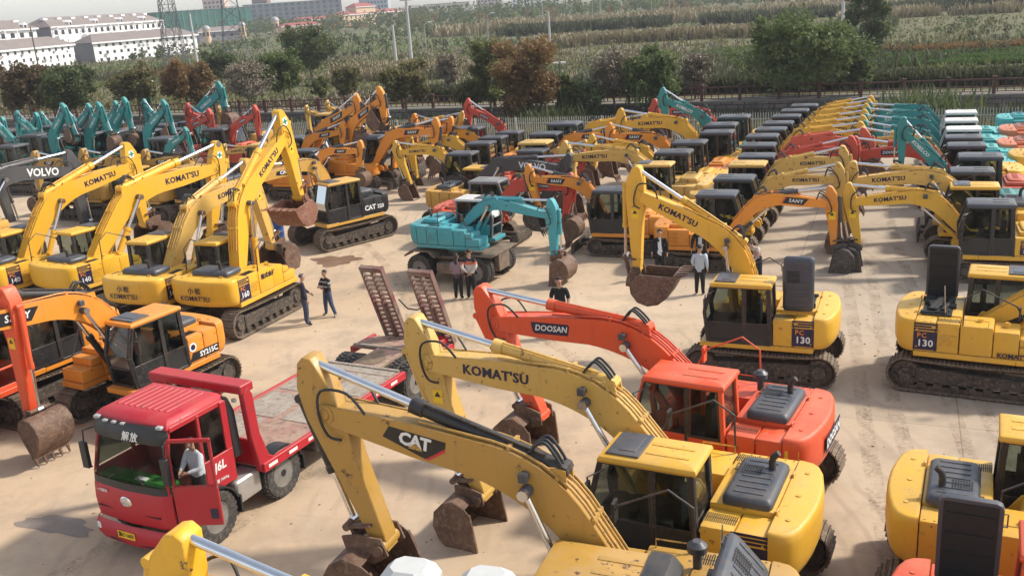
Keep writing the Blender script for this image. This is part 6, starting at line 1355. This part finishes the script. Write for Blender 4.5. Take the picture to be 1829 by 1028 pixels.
# ================================================================ people
SKIN = flat('skin', (.44, .25, .17), .6, 0, .06); HAIR = flat('black_hair', (.016, .013, .012), .6, 0, .3, 30); HAIRG = flat('grey_hair', (.10, .095, .09), .7, 0, .3, 30)
def cloth(name, c): return flat('cloth_' + name, c, .9, 0, .2, 18)
CL = dict(navy=cloth('navy', (.018, .020, .035)), jeans=cloth('jeans', (.045, .065, .12)), black=cloth('black', (.013, .013, .015)), white=cloth('white', (.62, .64, .68)), mauve=cloth('mauve', (.25, .17, .20)),
          skirt=cloth('dark_plum', (.085, .05, .06)), stripe=cloth('pale_stripe', (.34, .35, .33)), orange=cloth('orange', (.50, .14, .07)), blue=cloth('pale_blue', (.40, .46, .52)), cream=cloth('cream', (.52, .48, .43)), print_=cloth('printed', (.40, .26, .22)), shoe=cloth('shoe', (.02, .02, .022)), beige=cloth('beige', (.3, .24, .17)))
EYE = flat('eye', (.02, .015, .012), .3)
def person(label, xy, face, h, J=None, cols=None, hair=('short', HAIR), z0=0, lean=(0, 0), group='people in the yard'):
    """one continuous skinned body; face = heading in degrees; J overrides joints (x forward, y left, z up, for 1.75 m)"""
    k = h / 1.75
    j = dict(pelvis=(0, 0, .93), belly=(.01, 0, 1.08), chest=(.0, 0, 1.30), neck=(.0, 0, 1.47), jaw=(.035, 0, 1.56), head=(.02, 0, 1.66), crown=(.01, 0, 1.72), nose=(.115, 0, 1.625))
    for s, n in ((1, 'l'), (-1, 'r')):
        j.update({'sho' + n: (0, s * .185, 1.40), 'elb' + n: (-.03, s * .24, 1.13), 'wri' + n: (.05, s * .25, .90), 'hip' + n: (0, s * .085, .88), 'kne' + n: (.02, s * .10, .49), 'ank' + n: (-.02, s * .11, .08), 'toe' + n: (.15, s * .135, .035)})
    j.update(J or {})
    rad = dict(pelvis=.155, belly=.152, chest=.165, neck=.062, jaw=.080, head=.112, crown=.082, nose=.018)
    for n in 'lr': rad.update({'sho' + n: .090, 'elb' + n: .064, 'wri' + n: .034, 'hip' + n: .115, 'kne' + n: .084, 'ank' + n: .058, 'toe' + n: .032})
    ed = [('pelvis', 'belly'), ('belly', 'chest'), ('chest', 'neck'), ('neck', 'jaw'), ('jaw', 'head'), ('head', 'crown'), ('head', 'nose')]
    for n in 'lr': ed += [('chest', 'sho' + n), ('sho' + n, 'elb' + n), ('elb' + n, 'wri' + n), ('pelvis', 'hip' + n), ('hip' + n, 'kne' + n), ('kne' + n, 'ank' + n), ('ank' + n, 'toe' + n)]
    for n, s in (('l', 1), ('r', -1)):                  # palms and five fingers
        e, wv = Vector(j['elb' + n]), Vector(j['wri' + n]); d = (wv - e).normalized(); side = d.cross(Vector((0, 1, 0)))
        side = Vector((1, 0, 0)) if side.length < .1 else side.normalized()
        palm = wv + d * .075; j['pal' + n] = tuple(palm); rad['pal' + n] = .032; ed.append(('wri' + n, 'pal' + n))
        for q in range(4):
            o = side * ((q - 1.5) * .019); L = (.075, .085, .08, .062)[q]; a, b_ = f'f{q}{n}', f'g{q}{n}'
            inw = Vector((0, -s, 0)); j[a] = tuple(palm + o + d * L * .55); j[b_] = tuple(palm + o + d * L + inw * .022); rad[a] = .0095; rad[b_] = .0075; ed += [('pal' + n, a), (a, b_)]
        a, b_ = 't' + n, 'u' + n; j[a] = tuple(wv + d * .04 + side * .042); j[b_] = tuple(wv + d * .085 + side * .055 + Vector((0, -s * .012, 0))); rad[a] = .012; rad[b_] = .009; ed += [('pal' + n, a), (a, b_)]
    names = list(j); idx = {n: i for i, n in enumerate(names)}
    me = bpy.data.meshes.new('skeleton'); me.from_pydata([tuple(c * k for c in j[n]) for n in names], [(idx[a], idx[b_]) for a, b_ in ed], [])
    bm = bmesh.new(); bm.from_mesh(me); ly = bm.verts.layers.skin.verify(); bm.verts.ensure_lookup_table()
    for n in names:
        v = bm.verts[idx[n]][ly]; r_ = rad[n] * k; v.radius = (r_, r_); v.use_root = (n == 'pelvis')
        if n in ('chest', 'belly', 'pelvis'): v.radius = (r_ * 1.18, r_ * .88)
    bm.to_mesh(me); bm.free()
    o = bpy.data.objects.new('person', me); col.objects.link(o); m_ = o.modifiers.new('skin', 'SKIN'); m_.branch_smoothing = .6; m_.use_smooth_shade = True
    s_ = o.modifiers.new('sub', 'SUBSURF'); s_.levels = s_.render_levels = 2
    dg = bpy.context.evaluated_depsgraph_get(); body = bpy.data.meshes.new_from_object(o.evaluated_get(dg)); bpy.data.objects.remove(o)
    cols = dict(dict(top='navy', low='jeans', shoe='shoe', sleeve=None, front=None, bands=None, hem=.93, sleeves=1.0), **(cols or {}))
    mats = [SKIN, CL[cols['top']], CL[cols['low']], CL[cols['shoe']], CL[cols['front'] or cols['top']]]
    bands = cols['bands'] or []
    for c, a, b_ in bands: mats.append(CL[c])
    body.materials.clear()
    for m2 in mats: body.materials.append(m2)
    segs = [(a, b_, Vector(j[a]) * k, Vector(j[b_]) * k) for a, b_ in ed]
    def near(p):
        best, bn = 9, None
        for a, b_, A, B in segs:
            d = B - A; t_ = max(0, min(1, (p - A).dot(d) / max(1e-9, d.length_squared))); q = (A + d * t_ - p).length - (rad[a] * (1 - t_) + rad[b_] * t_) * k
            if q < best: best, bn = q, (a, b_, t_)
        return bn
    for f in body.polygons:
        p = f.center; a, b_, t_ = near(p); mi = 1; z = p.z / k; y = p.y / k
        if a[:3] in ('jaw', 'hea', 'nec') or b_ in ('head', 'jaw', 'crown', 'nose') or a[0] in 'fgtu' and a[1:2].isdigit() or a[:3] == 'pal' or a[:3] == 'wri' or b_[:3] == 'pal' or a in ('tl', 'tr') or (a == 'chest' and b_ == 'neck' and t_ > .75): mi = 0
        elif a[:3] == 'elb': mi = 1 if t_ < cols['sleeves'] * .95 and cols['sleeves'] > .5 else 0
        elif a[:3] == 'ank': mi = 3
        elif a[:3] in ('hip', 'kne') or b_[:3] == 'hip': mi = 2
        elif a == 'pelvis' and z < cols['hem']: mi = 2
        elif cols['front'] and p.x > .02 * k and abs(y) < .065 + (1.45 - z) * .02 and a in ('chest', 'belly', 'pelvis') and b_[:3] != 'sho': mi = 4
        for q, (c, lo, hi) in enumerate(bands):
            if mi == 1 and lo < z < hi: mi = 5 + q
        f.material_index = mi
    body.name = 'person'; body.polygons.foreach_set('use_smooth', [True] * len(body.polygons))
    t = link('person', body); t.location = (xy[0], xy[1], z0); t.rotation_euler = (R(lean[0]), R(lean[1]), R(face)); tag(t, label, 'person', group)
    hd = Vector(j['head']) * k
    mb = MB(); n = 14; rings = []
    low = {'short': -.30, 'long': -.35}[hair[0]]
    for i in range(7):
        ph = low + (1.5 - low) * i / 6; rings.append([hd + Vector((-.014 + .092 * math.cos(ph) * math.cos(6.2832 * q / n), .086 * math.cos(ph) * math.sin(6.2832 * q / n), .010 + .094 * math.sin(ph) + (.085 * max(0, math.cos(6.2832 * q / n) + .15) * (1 - i / 4) if i < 4 else 0))) * k for q in range(n)])
    mb.loft(rings); obj('hair', mb, hair[1], t, smooth=70)
    if hair[0] == 'long':
        mb = MB(); mb.tube([hd + Vector((-.05, 0, .03)) * k, hd + Vector((-.09, 0, -.1)) * k, hd + Vector((-.11, .0, -.3)) * k], [.085 * k, .075 * k, .035 * k], 10); obj('ponytail', mb, hair[1], t, smooth=70)
    for s in (-1, 1):
        mb = MB(); c = hd + Vector((.088, s * .033, -.005)) * k; mb.cyl(c, c + Vector((.008, 0, 0)) * k, .010 * k, 8); obj('eye', mb, EYE, t)
        mb = MB(); c = hd + Vector((0, s * .092, -.02)) * k; mb.loft([[c + Vector((.022 * math.cos(a * .785), s * u, .034 * math.sin(a * .785))) * k for a in range(8)] for u in (-.012, .016)]); obj('ear', mb, SKIN, t, smooth=60)
    mb = MB(); c = hd + Vector((.083, 0, -.075)) * k; mb.box(c.x - .01, c.x + .008 * k, -.026 * k, .026 * k, c.z - .006, c.z + .006); obj('mouth', mb, flat('lips', (.25, .09, .08), .5), t)
    return t
person('man in navy jacket and jeans with cropped grey hair, talking to man in striped sweater', (-6.62, 29.0), 20, 1.70, dict(elbl=(.06, .25, 1.15), wril=(.22, .18, 1.02)), dict(top='navy', low='jeans'), ('short', HAIRG))
person('man in black sweater with pale chest stripe, standing legs apart with folded arms', (-6.02, 29.75), 232, 1.58, dict(elbl=(.10, .25, 1.14), wril=(.24, .02, 1.16), elbr=(.10, -.25, 1.14), wrir=(.23, .03, 1.10), kner=(.02, -.13, .49), ankr=(-.02, -.20, .08), toer=(.12, -.26, .035), knel=(.0, .15, .49), ankl=(-.06, .26, .08), toel=(.08, .34, .035)), dict(top='black', low='jeans', bands=[('stripe', 1.27, 1.34), ('stripe', 1.17, 1.19)], shoe='beige'))
person('woman in mauve top and dark skirt beside the turquoise machine', (-1.80, 30.65), 75, 1.58, dict(elbl=(-.02, .22, 1.13), wril=(.12, .14, 1.0)), dict(top='mauve', low='black', bands=[('skirt', .6, 1.0)], hem=.70), ('long', HAIR))
person('man seen from behind in navy, orange and white banded sweater, hands clasped behind', (-1.36, 30.6), 80, 1.72, dict(elbl=(-.14, .25, 1.14), wril=(-.19, .05, .98), elbr=(-.14, -.25, 1.14), wrir=(-.19, -.04, .95)), dict(top='cream', low='black', bands=[('navy', 1.32, 1.6), ('orange', 1.24, 1.32)]))
person('man in black T-shirt and blue jeans walking behind the orange-red boom', (1.36, 26.3), 262, 1.80, dict(elbl=(.02, .25, 1.13), wril=(.16, .24, .95), elbr=(-.10, -.25, 1.15), wrir=(-.06, -.25, .90), knel=(.12, .1, .50), ankl=(.05, .11, .09), toel=(.22, .13, .04), kner=(.0, -.1, .50), ankr=(-.22, -.11, .13), toer=(-.07, -.13, .05)), dict(top='black', low='jeans', sleeves=.3, shoe='white'))
person('man in black suit and white shirt standing behind the level bucket', (5.15, 31.5), 255, 1.72, dict(elbr=(-.02, -.26, 1.14), wrir=(.10, -.27, .93)), dict(top='black', low='black', front='white', hem=.84))
person('heavier man in dark suit and white shirt under the bent yellow boom', (6.55, 31.5), 250, 1.80, dict(elbr=(-.02, -.28, 1.14), wrir=(.06, -.29, .9)), dict(top='black', low='black', front='cream', hem=.84))
person('person in pale blue striped shirt seen from behind, facing the men in suits', (6.05, 29.3), 70, 1.66, dict(wril=(.12, .2, 1.0)), dict(top='blue', low='black', hem=.80))
person('person in white patterned top bending beside the orange machine tracks', (8.2, 30.3), 215, 1.62, dict(chest=(.22, 0, 1.22), neck=(.33, 0, 1.34), jaw=(.39, 0, 1.40), head=(.42, 0, 1.49), crown=(.42, 0, 1.55), nose=(.50, 0, 1.44), shol=(.2, .18, 1.30), shor=(.2, -.18, 1.30), elbl=(.28, .23, 1.05), elbr=(.28, -.23, 1.05), wril=(.42, .16, .88), wrir=(.42, -.16, .88)), dict(top='cream', low='navy', bands=[('print_', .95, 1.2)], hem=.90))
person('driver in white shirt reading papers in the open door of the red truck', (-6.05, 16.02), 235, 1.66, dict(elbl=(.10, .24, 1.15), wril=(.30, .12, 1.12), elbr=(.10, -.24, 1.15), wrir=(.30, -.10, 1.10), jaw=(.06, 0, 1.55), head=(.06, 0, 1.64), crown=(.07, 0, 1.70), nose=(.155, 0, 1.59)), dict(top='white', low='black'), z0=.62)
# ---------------------------------------------------------------- small things
def barrel(label, x, y):
    t = thing('barrel', label, 'barrel', (x, y, 0)); mb = MB(); mb.loft([[(r * math.cos(a * .3142), r * math.sin(a * .3142), z) for a in range(20)] for r, z in ((.27, 0), (.29, .02), (.29, .28), (.305, .30), (.29, .32), (.29, .58), (.305, .60), (.29, .62), (.29, .86), (.27, .88))]); obj('drum', mb, flat('blue_drum', (.02, .07, .25), .5), t, smooth=40)
    mb = MB(); mb.cyl((.15, 0, .88), (.15, 0, .91), .035, 8); obj('bung', mb, M['black'], t)
barrel('blue steel barrel under the raised bucket behind the peaked yellow boom', -10.34, 41.9)
t = thing('floodlight_mast', 'steel mast with two white lamp housings at the bottom centre edge', 'lamp', (-.72, 6.95, 0), R(-18))
mb = MB(); mb.tube([(0, 0, 0), (0, 0, 4.55)], .07, 10); mb.beam((-.6, 0, 4.58), (.6, 0, 4.58), .08, .08); obj('mast', mb, STEEL, t)
for x in (-.33, .36):
    mb = MB(); mb.loft([[(x + a * sx, b_ * sy, z) for sx, sy in ((-1, -.5), (-.6, -1), (.6, -1), (1, -.5), (1, .5), (.6, 1), (-.6, 1), (-1, .5))] for a, b_, z in ((.22, .2, 4.63), (.25, .22, 4.68), (.25, .22, 4.90), (.15, .12, 5.0))]); obj('lamp_housing', mb, flat('white_housing', (.50, .50, .48), .6, 0, .06), t, smooth=0)

# ---------------------------------------------------------------- the hazy air
hm = bpy.data.materials.new('haze_air'); hm.use_nodes = True; ht = hm.node_tree; ht.nodes.remove(ht.nodes['Principled BSDF'])
pv = ht.nodes.new('ShaderNodeVolumePrincipled'); pv.inputs['Color'].default_value = (.88, .90, .95, 1); pv.inputs['Density'].default_value = .00032; pv.inputs['Anisotropy'].default_value = .2
ht.links.new(pv.outputs[0], ht.nodes['Material Output'].inputs['Volume'])
mb = MB(); mb.box(-900, 900, -80, 1400, -2.0, 44.0); hz = obj('haze', mb, hm, smooth=0); hz['kind'] = 'stuff'
